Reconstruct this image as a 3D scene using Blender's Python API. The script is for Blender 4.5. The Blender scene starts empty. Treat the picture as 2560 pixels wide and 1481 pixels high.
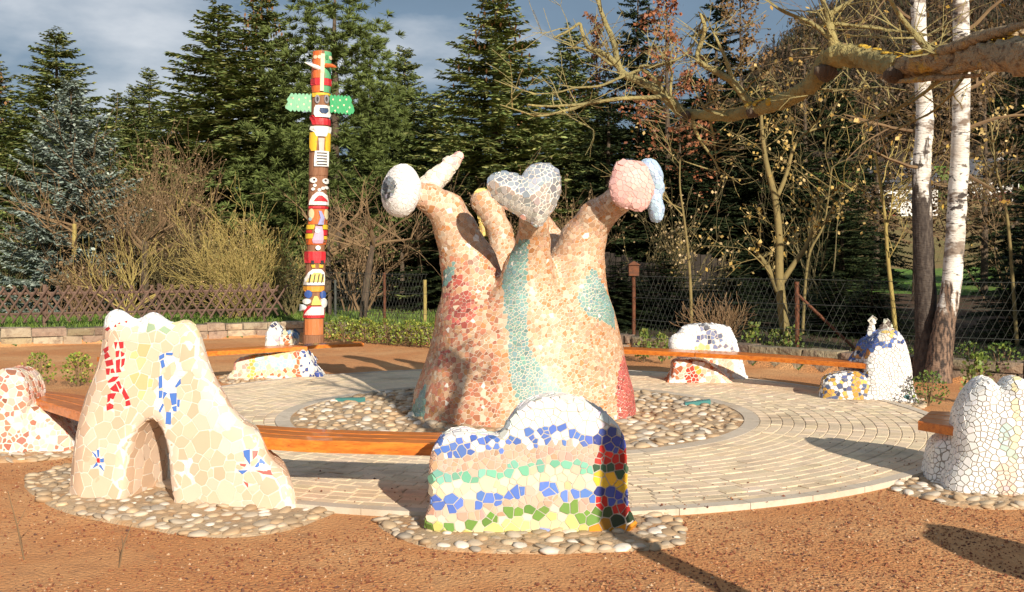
import bpy, bmesh, math, random
import numpy as np
import openvdb as vdb
from mathutils import Vector, Matrix, kdtree
from mathutils.bvhtree import BVHTree

rnd = random.Random(7)
rng = np.random.default_rng(11)
scene = bpy.context.scene
COL = scene.collection

# ------------------------------------------------------------------ camera
FPX, HZ, CH, CX = 2600.0, 640.0, 1.6, 1280.0      # focal length and horizon in photograph pixels, eye height in metres
cam_data = bpy.data.cameras.new('camera')
cam_data.sensor_width = 36.0
cam_data.lens = 36.0 * FPX / 2560.0
cam_data.shift_y = -(740.5 - HZ) / 2560.0
cam_data.clip_start = 0.05
cam_data.clip_end = 3000
cam = bpy.data.objects.new('camera', cam_data)
cam.location = (0, 0, CH)
cam.rotation_euler = (math.radians(90), 0, 0)
COL.objects.link(cam)
scene.camera = cam

# ------------------------------------------------------------------ light
SUN_AZ, SUN_EL = math.radians(23.3), math.radians(21.5)
EXPOSURE = 0.62
sun_data = bpy.data.lights.new('sun', 'SUN')
sun_data.energy = 4.5
sun_data.angle = math.radians(0.5)
sun_data.color = (1.0, 0.90, 0.76)
sun = bpy.data.objects.new('sun', sun_data)
ray = Vector((-math.sin(SUN_AZ) * math.cos(SUN_EL), math.cos(SUN_AZ) * math.cos(SUN_EL), -math.sin(SUN_EL)))
sun.rotation_euler = ray.to_track_quat('-Z', 'Y').to_euler()
sun.location = (8, -18, 12)
COL.objects.link(sun)

world = bpy.data.worlds.new('World')
scene.world = world
world.use_nodes = True
wn, wl = world.node_tree.nodes, world.node_tree.links
wn.clear()
w_out = wn.new('ShaderNodeOutputWorld')
sky = wn.new('ShaderNodeTexSky')
sky.sky_type = 'NISHITA'
sky.sun_disc = False
sky.sun_elevation = SUN_EL
sky.sun_rotation = math.radians(180) - SUN_AZ
bg_sky = wn.new('ShaderNodeBackground'); bg_sky.inputs['Strength'].default_value = 0.06
wl.new(sky.outputs[0], bg_sky.inputs['Color'])
tc = wn.new('ShaderNodeTexCoord')
mp = wn.new('ShaderNodeMapping'); mp.inputs['Scale'].default_value = (1.0, 1.0, 2.6); mp.inputs['Location'].default_value = (0.15, 0.45, 0.02)
wl.new(tc.outputs['Generated'], mp.inputs['Vector'])
nz = wn.new('ShaderNodeTexNoise'); nz.inputs['Scale'].default_value = 2.6; nz.inputs['Detail'].default_value = 7; nz.inputs['Roughness'].default_value = 0.52
wl.new(mp.outputs[0], nz.inputs['Vector'])
cr = wn.new('ShaderNodeValToRGB')
cr.color_ramp.elements[0].position = 0.36; cr.color_ramp.elements[0].color = (0.095, 0.140, 0.195, 1)
cr.color_ramp.elements[1].position = 0.66; cr.color_ramp.elements[1].color = (0.50, 0.515, 0.54, 1)
e = cr.color_ramp.elements.new(0.52); e.color = (0.125, 0.180, 0.248, 1)
sxw = wn.new('ShaderNodeSeparateXYZ'); wl.new(tc.outputs['Generated'], sxw.inputs[0])
mrw = wn.new('ShaderNodeMapRange'); mrw.inputs['From Min'].default_value = -0.12; mrw.inputs['From Max'].default_value = -0.55; mrw.inputs['To Min'].default_value = -0.03; mrw.inputs['To Max'].default_value = 0.10
wl.new(sxw.outputs['X'], mrw.inputs['Value'])       # the cloud bank is thinner and paler towards that side
adw = wn.new('ShaderNodeMath'); adw.operation = 'ADD'
wl.new(nz.outputs['Fac'], adw.inputs[0]); wl.new(mrw.outputs[0], adw.inputs[1])
wl.new(adw.outputs[0], cr.inputs['Fac'])
bg_cl = wn.new('ShaderNodeBackground'); bg_cl.inputs['Strength'].default_value = 1.0
wl.new(cr.outputs[0], bg_cl.inputs['Color'])
mxs = wn.new('ShaderNodeMixShader'); mxs.inputs[0].default_value = 0.82
wl.new(bg_sky.outputs[0], mxs.inputs[1]); wl.new(bg_cl.outputs[0], mxs.inputs[2])
wl.new(mxs.outputs[0], w_out.inputs['Surface'])

vs = scene.view_settings
scene.display_settings.display_device = 'sRGB'
vs.view_transform = 'Standard'
try: vs.look = 'None'
except Exception: pass
vs.exposure = EXPOSURE
vs.gamma = 1.0
vs.use_curve_mapping = False
scene.render.engine = 'CYCLES'
try:
    scene.cycles.max_bounces = 6
    scene.cycles.transparent_max_bounces = 4
    scene.cycles.use_denoising = True
except Exception: pass

# ------------------------------------------------------------------ helpers: places
def P(px, py, D):
    """point at distance D along the view axis that stands at photograph pixel px, py"""
    return Vector(((px - CX) * D / FPX, D, CH - (py - HZ) * D / FPX))

def G(px, py, z=0.0):
    """point of the level z seen at photograph pixel px, py"""
    D = FPX * (CH - z) / (py - HZ)
    return Vector(((px - CX) * D / FPX, D, z))

def to_px(p):
    return (CX + p[0] * FPX / p[1], HZ + (CH - p[2]) * FPX / p[1])

def smooth(a, b, x):
    t = np.clip((x - a) / (b - a), 0, 1)
    return t * t * (3 - 2 * t)

# ------------------------------------------------------------------ helpers: objects
def empty(name, loc=(0, 0, 0), label=None, cat=None, group=None, kind=None):
    o = bpy.data.objects.new(name, None)
    o.location = loc
    o.empty_display_size = 0.2
    COL.objects.link(o)
    return tag(o, label, cat, group, kind)

def tag(o, label=None, cat=None, group=None, kind=None):
    if label: o['label'] = label
    if cat: o['category'] = cat
    if group: o['group'] = group
    if kind: o['kind'] = kind
    return o

def link(name, mesh, parent=None, mat=None, loc=None, kind=None, label=None):
    o = bpy.data.objects.new(name, mesh)
    if mat is not None and len(mesh.materials) == 0: mesh.materials.append(mat)
    if parent is not None: o.parent = parent
    if loc is not None: o.location = loc
    COL.objects.link(o)
    if kind: o['kind'] = kind
    if label: o['label'] = label
    return o

def pymesh(name, verts, faces, smoothed=False, cols=None, origin=None):
    me = bpy.data.meshes.new(name)
    v = np.asarray(verts, dtype=np.float32).reshape(-1, 3)
    if origin is not None: v = v - np.asarray(origin, dtype=np.float32)
    me.from_pydata(v.tolist() if len(v) < 2000 else v, [], faces)
    if smoothed: me.polygons.foreach_set('use_smooth', [True] * len(me.polygons))
    if cols is not None: setcol(me, cols)
    me.update()
    return me

def setcol(me, cols):
    a = me.attributes.new('Col', 'FLOAT_COLOR', 'FACE')
    c = np.ones((len(me.polygons), 4), dtype=np.float32)
    c[:, :3] = np.asarray(cols, dtype=np.float32)
    a.data.foreach_set('color', c.ravel())

def quads_mesh(name, V, smoothed=False, cols=None):
    """V: (n,4,3) separate quads"""
    V = np.asarray(V, dtype=np.float32)
    n = len(V)
    me = bpy.data.meshes.new(name)
    me.vertices.add(n * 4); me.vertices.foreach_set('co', V.reshape(-1))
    me.loops.add(n * 4); me.loops.foreach_set('vertex_index', np.arange(n * 4, dtype=np.int32))
    me.polygons.add(n)
    me.polygons.foreach_set('loop_start', np.arange(0, n * 4, 4, dtype=np.int32))
    me.polygons.foreach_set('loop_total', np.full(n, 4, dtype=np.int32))
    if smoothed: me.polygons.foreach_set('use_smooth', np.ones(n, dtype=bool))
    me.update(calc_edges=True)
    if cols is not None: setcol(me, cols)
    return me

class MB:
    """collects pieces into one mesh"""
    def __init__(s): s.v, s.f, s.c, s.n = [], [], [], 0
    def add(s, V, F, col=None):
        s.v.append(np.asarray(V, dtype=np.float32).reshape(-1, 3))
        s.f += [tuple(i + s.n for i in f) for f in F]
        if col is not None: s.c += [col] * len(F)
        s.n += len(s.v[-1])
        return s
    def box(s, lo, hi, col=None):
        x0, y0, z0 = lo; x1, y1, z1 = hi
        V = [(x0,y0,z0),(x1,y0,z0),(x1,y1,z0),(x0,y1,z0),(x0,y0,z1),(x1,y0,z1),(x1,y1,z1),(x0,y1,z1)]
        return s.add(V, BOXF, col)
    def tube(s, pts, rad, n=6, cap=True, col=None):
        V, F = tube(pts, rad, n, cap)
        return s.add(V, F, col)
    def mesh(s, name, origin=None, smoothed=False):
        V = np.concatenate(s.v)
        return pymesh(name, V, s.f, smoothed, s.c if s.c else None, origin)
    def build(s, name, mat, parent=None, origin=None, smoothed=False, kind=None, label=None):
        return link(name, s.mesh(name, origin, smoothed), parent, mat, None, kind, label)

BOXF = [(0,3,2,1),(4,5,6,7),(0,1,5,4),(1,2,6,5),(2,3,7,6),(3,0,4,7)]

def tube(pts, rad, n=6, cap=True):
    p = np.asarray([tuple(q) for q in pts], dtype=np.float64)
    m = len(p)
    rad = np.broadcast_to(np.asarray(rad, dtype=np.float64), (m,))
    t = np.gradient(p, axis=0)
    t /= np.linalg.norm(t, axis=1, keepdims=True) + 1e-9
    ref = np.array([0.0, 0, 1]) if abs(t[:, 2]).mean() < 0.8 else np.array([1.0, 0, 0])
    u = np.cross(t, ref); u /= np.linalg.norm(u, axis=1, keepdims=True) + 1e-9
    w = np.cross(t, u)
    a = np.arange(n) * 2 * math.pi / n
    V = p[:, None, :] + rad[:, None, None] * (np.cos(a)[None, :, None] * u[:, None, :] + np.sin(a)[None, :, None] * w[:, None, :])
    V = V.reshape(-1, 3)
    F = []
    for i in range(m - 1):
        for j in range(n):
            k = (j + 1) % n
            F.append((i*n+j, i*n+k, (i+1)*n+k, (i+1)*n+j))
    if cap:
        F.append(tuple(range(n))[::-1]); F.append(tuple((m-1)*n + j for j in range(n)))
    return V, F

# ------------------------------------------------------------------ helpers: materials
def mat(name, base=(0.5,0.5,0.5), rough=0.7, attr=False, noise=None, bump=None, spec=0.4, coat=0.0, metal=0.0, jitter=0.0, extra=None):
    """noise: list of (scale, colour, low, high[, stretch]); bump: (scale, strength, distance)"""
    m = bpy.data.materials.new(name)
    m.use_nodes = True
    N, L = m.node_tree.nodes, m.node_tree.links
    b = N['Principled BSDF']
    b.inputs['Roughness'].default_value = rough
    b.inputs['Specular IOR Level'].default_value = spec
    b.inputs['Coat Weight'].default_value = coat
    b.inputs['Metallic'].default_value = metal
    co = N.new('ShaderNodeTexCoord')
    if attr:
        a = N.new('ShaderNodeAttribute'); a.attribute_name = 'Col'; cur = a.outputs['Color']
    else:
        r = N.new('ShaderNodeRGB'); r.outputs[0].default_value = (*base, 1); cur = r.outputs[0]
    if jitter:
        oi = N.new('ShaderNodeObjectInfo')
        mr = N.new('ShaderNodeMapRange'); mr.inputs['To Min'].default_value = 1 - jitter; mr.inputs['To Max'].default_value = 1 + jitter
        L.new(oi.outputs['Random'], mr.inputs['Value'])
        mu = N.new('ShaderNodeVectorMath'); mu.operation = 'SCALE'
        L.new(cur, mu.inputs[0]); L.new(mr.outputs[0], mu.inputs['Scale']); cur = mu.outputs[0]
    for it in (noise or []):
        sc, c, lo, hi = it[:4]
        st = it[4] if len(it) > 4 else (1, 1, 1)
        mpn = N.new('ShaderNodeMapping'); mpn.inputs['Scale'].default_value = st
        L.new(co.outputs['Object'], mpn.inputs['Vector'])
        n = N.new('ShaderNodeTexNoise'); n.inputs['Scale'].default_value = sc; n.inputs['Detail'].default_value = 5; n.inputs['Roughness'].default_value = 0.6
        L.new(mpn.outputs[0], n.inputs['Vector'])
        mr = N.new('ShaderNodeMapRange'); mr.inputs['From Min'].default_value = lo; mr.inputs['From Max'].default_value = hi
        L.new(n.outputs['Fac'], mr.inputs['Value'])
        mx = N.new('ShaderNodeMix'); mx.data_type = 'RGBA'
        L.new(mr.outputs[0], mx.inputs['Factor']); L.new(cur, mx.inputs[6])
        mx.inputs[7].default_value = (*c, 1)
        cur = mx.outputs[2]
    L.new(cur, b.inputs['Base Color'])
    if bump:
        n = N.new('ShaderNodeTexNoise'); n.inputs['Scale'].default_value = bump[0]; n.inputs['Detail'].default_value = 4
        st = bump[3] if len(bump) > 3 else (1, 1, 1)
        mpn = N.new('ShaderNodeMapping'); mpn.inputs['Scale'].default_value = st
        L.new(co.outputs['Object'], mpn.inputs['Vector']); L.new(mpn.outputs[0], n.inputs['Vector'])
        bu = N.new('ShaderNodeBump'); bu.inputs['Strength'].default_value = bump[1]; bu.inputs['Distance'].default_value = bump[2]
        L.new(n.outputs['Fac'], bu.inputs['Height']); L.new(bu.outputs[0], b.inputs['Normal'])
    return m

M = {}
M['grout_white'] = mat('grout_white', (0.72, 0.66, 0.57), 0.9, noise=[(6, (0.55, 0.48, 0.40), 0.5, 0.75)], bump=(60, 0.4, 0.01))
M['grout_peach'] = mat('grout_peach', (0.70, 0.60, 0.49), 0.9, noise=[(5, (0.56, 0.44, 0.33), 0.5, 0.75)], bump=(60, 0.4, 0.01))
M['grout_dark'] = mat('grout_dark', (0.10, 0.085, 0.075), 0.95, noise=[(6, (0.16, 0.14, 0.12), 0.4, 0.7)], bump=(60, 0.4, 0.01))
M['grout_pale'] = mat('grout_pale', (0.50, 0.45, 0.385), 0.9, noise=[(7, (0.38, 0.32, 0.26), 0.5, 0.75)], bump=(60, 0.4, 0.01))
M['grout_grey'] = mat('grout_grey', (0.40, 0.36, 0.31), 0.95, noise=[(6, (0.25, 0.22, 0.19), 0.4, 0.7)], bump=(60, 0.4, 0.01))
M['tile'] = mat('glazed_tile', rough=0.42, attr=True, spec=0.3, coat=0.04, bump=(9, 0.15, 0.01), noise=[(30, (0.45, 0.36, 0.27), 0.66, 0.95)])
M['tile_matt'] = mat('matt_tile', rough=0.55, attr=True, spec=0.4, bump=(14, 0.2, 0.008), noise=[(22, (0.48, 0.38, 0.27), 0.62, 0.95)])
M['mirror'] = mat('mirror_tile', rough=0.13, attr=True, metal=0.75, spec=0.6)
M['wood_orange'] = mat('varnished_wood', (0.66, 0.20, 0.028), 0.34, noise=[(5, (0.42, 0.10, 0.015), 0.42, 0.7, (1, 6, 6)), (40, (0.20, 0.05, 0.012), 0.55, 0.8, (0.3, 4, 4))], bump=(50, 0.15, 0.01, (0.4, 5, 5)), coat=0.25, jitter=0.12)
M['paver'] = mat('concrete_paver', (0.47, 0.385, 0.285), 0.9, attr=True, noise=[(1.3, (0.36, 0.27, 0.18), 0.54, 0.74), (5, (0.50, 0.40, 0.28), 0.55, 0.8), (90, (0.30, 0.25, 0.19), 0.55, 0.9)], bump=(120, 0.35, 0.004))
M['paver_bed'] = mat('paver_joint_sand', (0.36, 0.28, 0.19), 0.95, noise=[(20, (0.25, 0.20, 0.14), 0.4, 0.7)], bump=(80, 0.5, 0.01))
M['curb'] = mat('pale_concrete_edging', (0.56, 0.48, 0.38), 0.9, noise=[(1.6, (0.44, 0.34, 0.23), 0.5, 0.7), (14, (0.42, 0.35, 0.26), 0.5, 0.8)], bump=(90, 0.3, 0.005), jitter=0.08)
M['mortar'] = mat('pebble_mortar', (0.48, 0.35, 0.22), 0.95, noise=[(4, (0.50, 0.28, 0.13), 0.48, 0.62), (9, (0.36, 0.26, 0.16), 0.4, 0.75)], bump=(50, 0.6, 0.02))
M['pebble'] = mat('river_pebble', rough=0.62, attr=True, noise=[(16, (0.30, 0.23, 0.16), 0.6, 0.95)], bump=(30, 0.2, 0.006))
M['stone'] = mat('wall_stone', rough=0.92, attr=True, noise=[(7, (0.15, 0.10, 0.075), 0.48, 0.72), (25, (0.40, 0.34, 0.22), 0.58, 0.82)], bump=(22, 0.8, 0.03))
M['wall_core'] = mat('wall_mortar', (0.20, 0.165, 0.12), 0.95, noise=[(9, (0.10, 0.08, 0.06), 0.45, 0.7)], bump=(25, 0.8, 0.03))
M['soil'] = mat('red_grit_soil', (0.55, 0.235, 0.083), 0.95, noise=[(0.9, (0.64, 0.34, 0.145), 0.42, 0.66), (7, (0.36, 0.17, 0.075), 0.52, 0.8), (55, (0.24, 0.095, 0.045), 0.56, 0.78), (110, (0.58, 0.37, 0.20), 0.60, 0.85)], bump=(48, 0.75, 0.028))
M['chip'] = mat('grit_chip', rough=0.9, attr=True)
M['fence_wood'] = mat('weathered_picket', (0.135, 0.082, 0.058), 0.85, noise=[(8, (0.10, 0.06, 0.045), 0.45, 0.75, (1, 1, 3))], bump=(30, 0.5, 0.01), jitter=0.3)
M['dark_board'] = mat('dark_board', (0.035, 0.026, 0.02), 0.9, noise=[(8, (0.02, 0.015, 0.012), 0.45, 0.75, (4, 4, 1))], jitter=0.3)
M['rust'] = mat('rusty_steel', (0.16, 0.055, 0.022), 0.8, noise=[(20, (0.08, 0.035, 0.02), 0.4, 0.7)], bump=(60, 0.4, 0.005))
M['wire'] = mat('fence_wire', (0.08, 0.085, 0.075), 0.6, metal=0.3)
M['bark'] = mat('brown_bark', (0.085, 0.06, 0.04), 0.95, noise=[(9, (0.15, 0.11, 0.075), 0.45, 0.7, (3, 3, 0.6)), (3, (0.09, 0.10, 0.045), 0.55, 0.8)], bump=(16, 1.0, 0.04, (3, 3, 0.6)))
M['apple_bark'] = mat('lichened_bark', (0.22, 0.185, 0.078), 0.9, noise=[(10, (0.32, 0.275, 0.115), 0.42, 0.7), (22, (0.075, 0.06, 0.04), 0.60, 0.8), (4, (0.36, 0.295, 0.11), 0.5, 0.75)], bump=(34, 1.0, 0.035))
M['lichen'] = mat('yellow_lichen', (0.55, 0.34, 0.03), 0.95, noise=[(30, (0.36, 0.25, 0.05), 0.45, 0.7)], bump=(60, 1.0, 0.02))
M['stub_wood'] = mat('split_grey_wood', (0.42, 0.32, 0.19), 0.9, noise=[(9, (0.15, 0.10, 0.06), 0.50, 0.66, (0.6, 4, 4)), (10, (0.58, 0.37, 0.07), 0.56, 0.68)], bump=(24, 1.0, 0.03, (0.4, 4, 4)))
M['twig_olive'] = mat('olive_twig', (0.100, 0.082, 0.034), 0.85, jitter=0.15, noise=[(3, (0.145, 0.11, 0.045), 0.4, 0.7)])
M['sapling_bark'] = mat('sapling_bark', (0.185, 0.145, 0.055), 0.85, jitter=0.15, noise=[(3, (0.25, 0.185, 0.07), 0.4, 0.7), (9, (0.10, 0.075, 0.035), 0.55, 0.75, (3, 3, 1))], bump=(30, .5, .01))
M['twig_brown'] = mat('brown_twig', (0.17, 0.105, 0.055), 0.9, jitter=0.15, noise=[(2, (0.23, 0.155, 0.075), 0.4, 0.7)])
M['twig_gold'] = mat('golden_twig', (0.36, 0.28, 0.085), 0.85, jitter=0.1, noise=[(3, (0.25, 0.18, 0.06), 0.4, 0.7)])
M['leaf'] = mat('leaf', rough=0.55, attr=True, spec=0.35)
M['needle'] = mat('conifer_needles', rough=0.7, attr=True, spec=0.25, jitter=0.18)
M['plaster'] = mat('white_plaster', (0.78, 0.76, 0.72), 0.9, noise=[(2, (0.66, 0.63, 0.58), 0.5, 0.8)])
M['roof'] = mat('slate_roof', (0.10, 0.105, 0.12), 0.8, noise=[(3, (0.06, 0.06, 0.07), 0.4, 0.7)])
M['glass'] = mat('dark_window_glass', (0.03, 0.035, 0.045), 0.08, spec=0.6)
M['shutter'] = mat('red_brown_timber', (0.30, 0.06, 0.05), 0.8)

# ------------------------------------------------------------------ helpers: implicit shapes
def sdf_mesh(fn, lo, hi, h):
    lo = np.asarray(lo, dtype=np.float64); hi = np.asarray(hi, dtype=np.float64)
    n = np.ceil((hi - lo) / h).astype(int) + 1
    x = (lo[0] + np.arange(n[0]) * h)[:, None, None]
    y = (lo[1] + np.arange(n[1]) * h)[None, :, None]
    z = (lo[2] + np.arange(n[2]) * h)[None, None, :]
    val = np.broadcast_to(fn(x, y, z), tuple(n)).astype(np.float32)
    g = vdb.FloatGrid(10.0)
    g.copyFromArray(np.ascontiguousarray(val))
    pts, quads = g.convertToQuads(0.0)
    pts = np.asarray(pts) * h + lo
    quads = np.asarray(quads)[:, ::-1]
    # orient outward
    a, b, c = pts[quads[:, 0]], pts[quads[:, 1]], pts[quads[:, 2]]
    nn = np.cross(b - a, c - a)
    ctr = pts[quads].mean(1)
    vol = (ctr * nn).sum()
    if vol < 0: quads = quads[:, ::-1]
    return pts, quads

def smin(a, b, k):
    h = np.clip(0.5 + 0.5 * (b - a) / k, 0, 1)
    return b * (1 - h) + a * h - k * h * (1 - h)

def round_cone(x, y, z, a, b, ra, rb):
    a = np.asarray(a, float); b = np.asarray(b, float)
    ba = b - a
    l2 = (ba * ba).sum()
    t = np.clip(((x - a[0]) * ba[0] + (y - a[1]) * ba[1] + (z - a[2]) * ba[2]) / l2, 0, 1)
    d = np.sqrt((x - a[0] - t*ba[0])**2 + (y - a[1] - t*ba[1])**2 + (z - a[2] - t*ba[2])**2)
    return d - (ra + (rb - ra) * t)

def ellipsoid(x, y, z, c, r):
    k = np.sqrt(((x-c[0])/r[0])**2 + ((y-c[1])/r[1])**2 + ((z-c[2])/r[2])**2)
    return (k - 1) * min(r)

def chain(x, y, z, pts, rad, k=0.06):
    d = None
    for i in range(len(pts) - 1):
        c = round_cone(x, y, z, pts[i], pts[i+1], rad[i], rad[i+1])
        d = c if d is None else smin(d, c, k)
    return d

def catmull(poly, n=5, closed=True):
    p = np.asarray(poly, float)
    m = len(p)
    out = []
    for i in range(m if closed else m - 1):
        if closed: a, b, c, d = p[(i-1) % m], p[i], p[(i+1) % m], p[(i+2) % m]
        else: a, b, c, d = p[max(i-1, 0)], p[i], p[i+1], p[min(i+2, m-1)]
        for j in range(n):
            t = j / n
            out.append(0.5*((2*b) + (-a+c)*t + (2*a-5*b+4*c-d)*t*t + (-a+3*b-3*c+d)*t**3))
    if not closed: out.append(p[-1])
    return np.array(out)

def poly_sdf(x, z, poly):
    """signed distance to a polygon, x and z broadcast"""
    x, z = np.broadcast_arrays(x, z)
    d = np.full(x.shape, 1e9); inside = np.zeros(x.shape, bool)
    m = len(poly)
    for i in range(m):
        ax, az = poly[i]; bx, bz = poly[(i+1) % m]
        ex, ez = bx-ax, bz-az
        wx, wz = x-ax, z-az
        t = np.clip((wx*ex + wz*ez) / (ex*ex + ez*ez + 1e-12), 0, 1)
        d = np.minimum(d, (wx-ex*t)**2 + (wz-ez*t)**2)
        c = ((az <= z) & (bz > z)) | ((bz <= z) & (az > z))
        xi = ax + (z - az) / (bz - az + 1e-12) * ex
        inside ^= c & (x < xi)
    d = np.sqrt(d)
    return np.where(inside, -d, d)

def in_poly(px, py, poly):
    px = np.asarray(px, float); py = np.asarray(py, float)
    inside = np.zeros(px.shape, bool)
    m = len(poly)
    for i in range(m):
        ax, ay = poly[i]; bx, by = poly[(i+1) % m]
        c = ((ay <= py) & (by > py)) | ((by <= py) & (ay > py))
        xi = ax + (py - ay) / (by - ay + 1e-12) * (bx - ax)
        inside ^= c & (px < xi)
    return inside

def slab(x, y, z, poly, yc, half, r, k=None):
    """polygon (x, z) pushed through in y with rounded edges; half may vary with z"""
    d2 = poly_sdf(x[:, 0, :][:, None, :] if x.ndim == 3 else x, z[0, 0, :][None, None, :], poly)
    q0 = d2 + r
    q1 = np.abs(y - yc) - (half - r)
    return np.sqrt(np.maximum(q0, 0)**2 + np.maximum(q1, 0)**2) + np.minimum(np.maximum(q0, q1), 0) - r

def lumps(x, y, z, amp, f):
    return amp * (np.sin(f*x + 1.3) * np.sin(f*1.1*y + .4) + np.sin(f*1.27*z + 2.1) * np.sin(f*.83*x + 5)) 

# ------------------------------------------------------------------ helpers: mosaic
def clip_poly(poly, nx, ny, c):
    out = []
    m = len(poly)
    for i in range(m):
        a = poly[i]; b = poly[(i+1) % m]
        da = a[0]*nx + a[1]*ny - c; db = b[0]*nx + b[1]*ny - c
        if da <= 0: out.append(a)
        if (da < 0 < db) or (db < 0 < da):
            t = da / (da - db)
            out.append((a[0] + (b[0]-a[0])*t, a[1] + (b[1]-a[1])*t))
    return out

def mosaic(pts, quads, spacing, colour, parent, origin, gap=0.008, thick=0.004, material=None, n_parts=300, seed=1,
           part='tile', rest='mosaic_tiles', zmin=0.005, motifs=(), motif_front=True, spread=0.62, keep=None, conform=False):
    """break a surface into flat shards with grout between. spacing(P)->array, colour(P, N, rng)->array.
    motifs: list of (list of photograph pixels, colour): shards of a given outline, laid onto the face turned to the yard."""
    r = np.random.default_rng(seed)
    Q = np.asarray(quads)
    a, b, c, d = (pts[Q[:, i]] for i in range(4))
    n = np.cross(c - a, d - b)
    ar = np.linalg.norm(n, axis=1) + 1e-12
    n = n / ar[:, None]; ar = ar / 2
    ctr = (a + b + c + d) / 4
    ok = (ctr[:, 2] > zmin)
    sp_f = spacing(ctr)
    w = np.where(ok, ar / sp_f**2, 0)
    N = int(w.sum() * 7)
    idx = r.choice(len(Q), N, p=w / w.sum())
    u = r.random((N, 2))
    S = (a[idx]*(1-u[:, :1]) + b[idx]*u[:, :1])*(1-u[:, 1:]) + (d[idx]*(1-u[:, :1]) + c[idx]*u[:, :1])*u[:, 1:]
    # smoothed vertex normals
    vn = np.zeros_like(pts)
    for i in range(4): np.add.at(vn, Q[:, i], n * ar[:, None])
    vn /= np.linalg.norm(vn, axis=1, keepdims=True) + 1e-12
    Nn = (vn[Q[idx, 0]] + vn[Q[idx, 1]] + vn[Q[idx, 2]] + vn[Q[idx, 3]]); Nn /= np.linalg.norm(Nn, axis=1, keepdims=True) + 1e-12
    sp = spacing(S)
    fixed_p, fixed_n, shards = [], [], []
    if motifs or conform:
        bvh = BVHTree.FromPolygons([tuple(p) for p in pts], [tuple(map(int, q)) for q in Q])
        eye = Vector((0, 0, CH))
        for poly, mc in motifs:
            hit = []
            for (px, py) in poly:
                dr = (P(px, py, 10.0) - eye).normalized()
                h = bvh.ray_cast(eye, dr)
                if h[0] is not None: hit.append((h[0], h[1]))
            if len(hit) < 3: continue
            cc = sum((h[0] for h in hit), Vector()) / len(hit)
            nn = sum((h[1] for h in hit), Vector()).normalized()
            if nn.dot(eye - cc) < 0: nn = -nn
            shards.append(([h[0] for h in hit], nn, cc, mc))
            for i, h in enumerate(hit):
                h2 = hit[(i+1) % len(hit)][0]
                ln = max(1, int((h2 - h[0]).length / 0.018))
                for k in range(ln):
                    q = h[0].lerp(h2, k / ln).lerp(cc, 0.22)
                    fixed_p.append(q); fixed_n.append(nn)
            fixed_p.append(cc); fixed_n.append(nn)
    kd = kdtree.KDTree(N)
    for i in range(N): kd.insert(S[i], i)
    kd.balance()
    alive = np.ones(N, bool)
    fs = np.exp(r.normal(0, 0.26, N))
    for q in fixed_p:
        for (_, j, _) in kd.find_range(q, 0.060): sp[j] = min(sp[j], 0.052)
    for q in fixed_p:
        for (_, j, _) in kd.find_range(q, 0.016): alive[j] = False
    acc = []
    for i in range(N):
        if not alive[i]: continue
        acc.append(i)
        for (_, j, _) in kd.find_range(S[i], sp[i] * 0.83 * min(1.35, max(0.62, fs[i]))): alive[j] = False
    S = S[acc]; Nn = Nn[acc]; sp = sp[acc]; fs = fs[acc]
    m = len(S)
    cols = np.asarray(colour(S, Nn, r), dtype=np.float32)
    kd = kdtree.KDTree(m + len(fixed_p))
    for i in range(m): kd.insert(S[i], i)
    for k, q in enumerate(fixed_p): kd.insert(q, m + k)
    kd.balance()
    allp = [Vector(p) for p in S] + [Vector(q) for q in fixed_p]
    tiles = []
    eye = np.array([0, 0, CH])
    for i in range(m):
        p = allp[i]; nv = Vector(Nn[i])
        t1 = nv.orthogonal().normalized(); t2 = nv.cross(t1)
        s = sp[i]
        s *= 1.25; poly = [(s, s*.9), (-s*.9, s), (-s, -s*.9), (s*.9, -s)]
        for (q, j, dist) in kd.find_n(p, 30 if fixed_p else 18):
            if j == i: continue
            dv = q - p
            if dist > 2.4 * s: break
            if j < m and nv.dot(Vector(Nn[j])) < -0.1: continue
            x, y = dv.dot(t1), dv.dot(t2)
            l = math.hypot(x, y)
            if l < 1e-5: continue
            # keep bisector true to the distance along the surface
            x, y = x / l, y / l
            off = dist * (fs[i] / (fs[i] + fs[j]) if j < m else 0.5) - gap / 2
            if j >= m: off = dist - gap
            poly = clip_poly(poly, x, y, off)
            if len(poly) < 3: break
        if len(poly) < 3: continue
        A = 0.5 * abs(sum(poly[k][0]*poly[(k+1) % len(poly)][1] - poly[(k+1) % len(poly)][0]*poly[k][1] for k in range(len(poly))))
        if A < 0.04 * s * s: continue
        # light tilt so the glaze catches the light unevenly
        tx, ty = r.normal(0, 0.03, 2)
        top = [p + t1*x + t2*y + nv*(thick + x*tx + y*ty) for (x, y) in poly]
        bot = [p + t1*x*1.02 + t2*y*1.02 - nv*0.012 for (x, y) in poly]
        vis = A * max(0.0, float(np.dot(Nn[i], (eye - S[i]) / np.linalg.norm(eye - S[i])))) / float(S[i][1]**2)
        if conform:
            top2 = []
            for q in top:
                h = bvh.find_nearest(q)
                top2.append(h[0] + h[1]*thick if h[0] is not None and (h[0]-q).length < 0.06 else q)
            bot = [q + (t2_ - t1_) - nv*0.006 for q, t2_, t1_ in zip(bot, top2, top)]
            top = top2
            h = bvh.find_nearest(p + nv*thick)
            top.append(h[0] + h[1]*thick)
        tiles.append((vis, top, bot, cols[i]))
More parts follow.
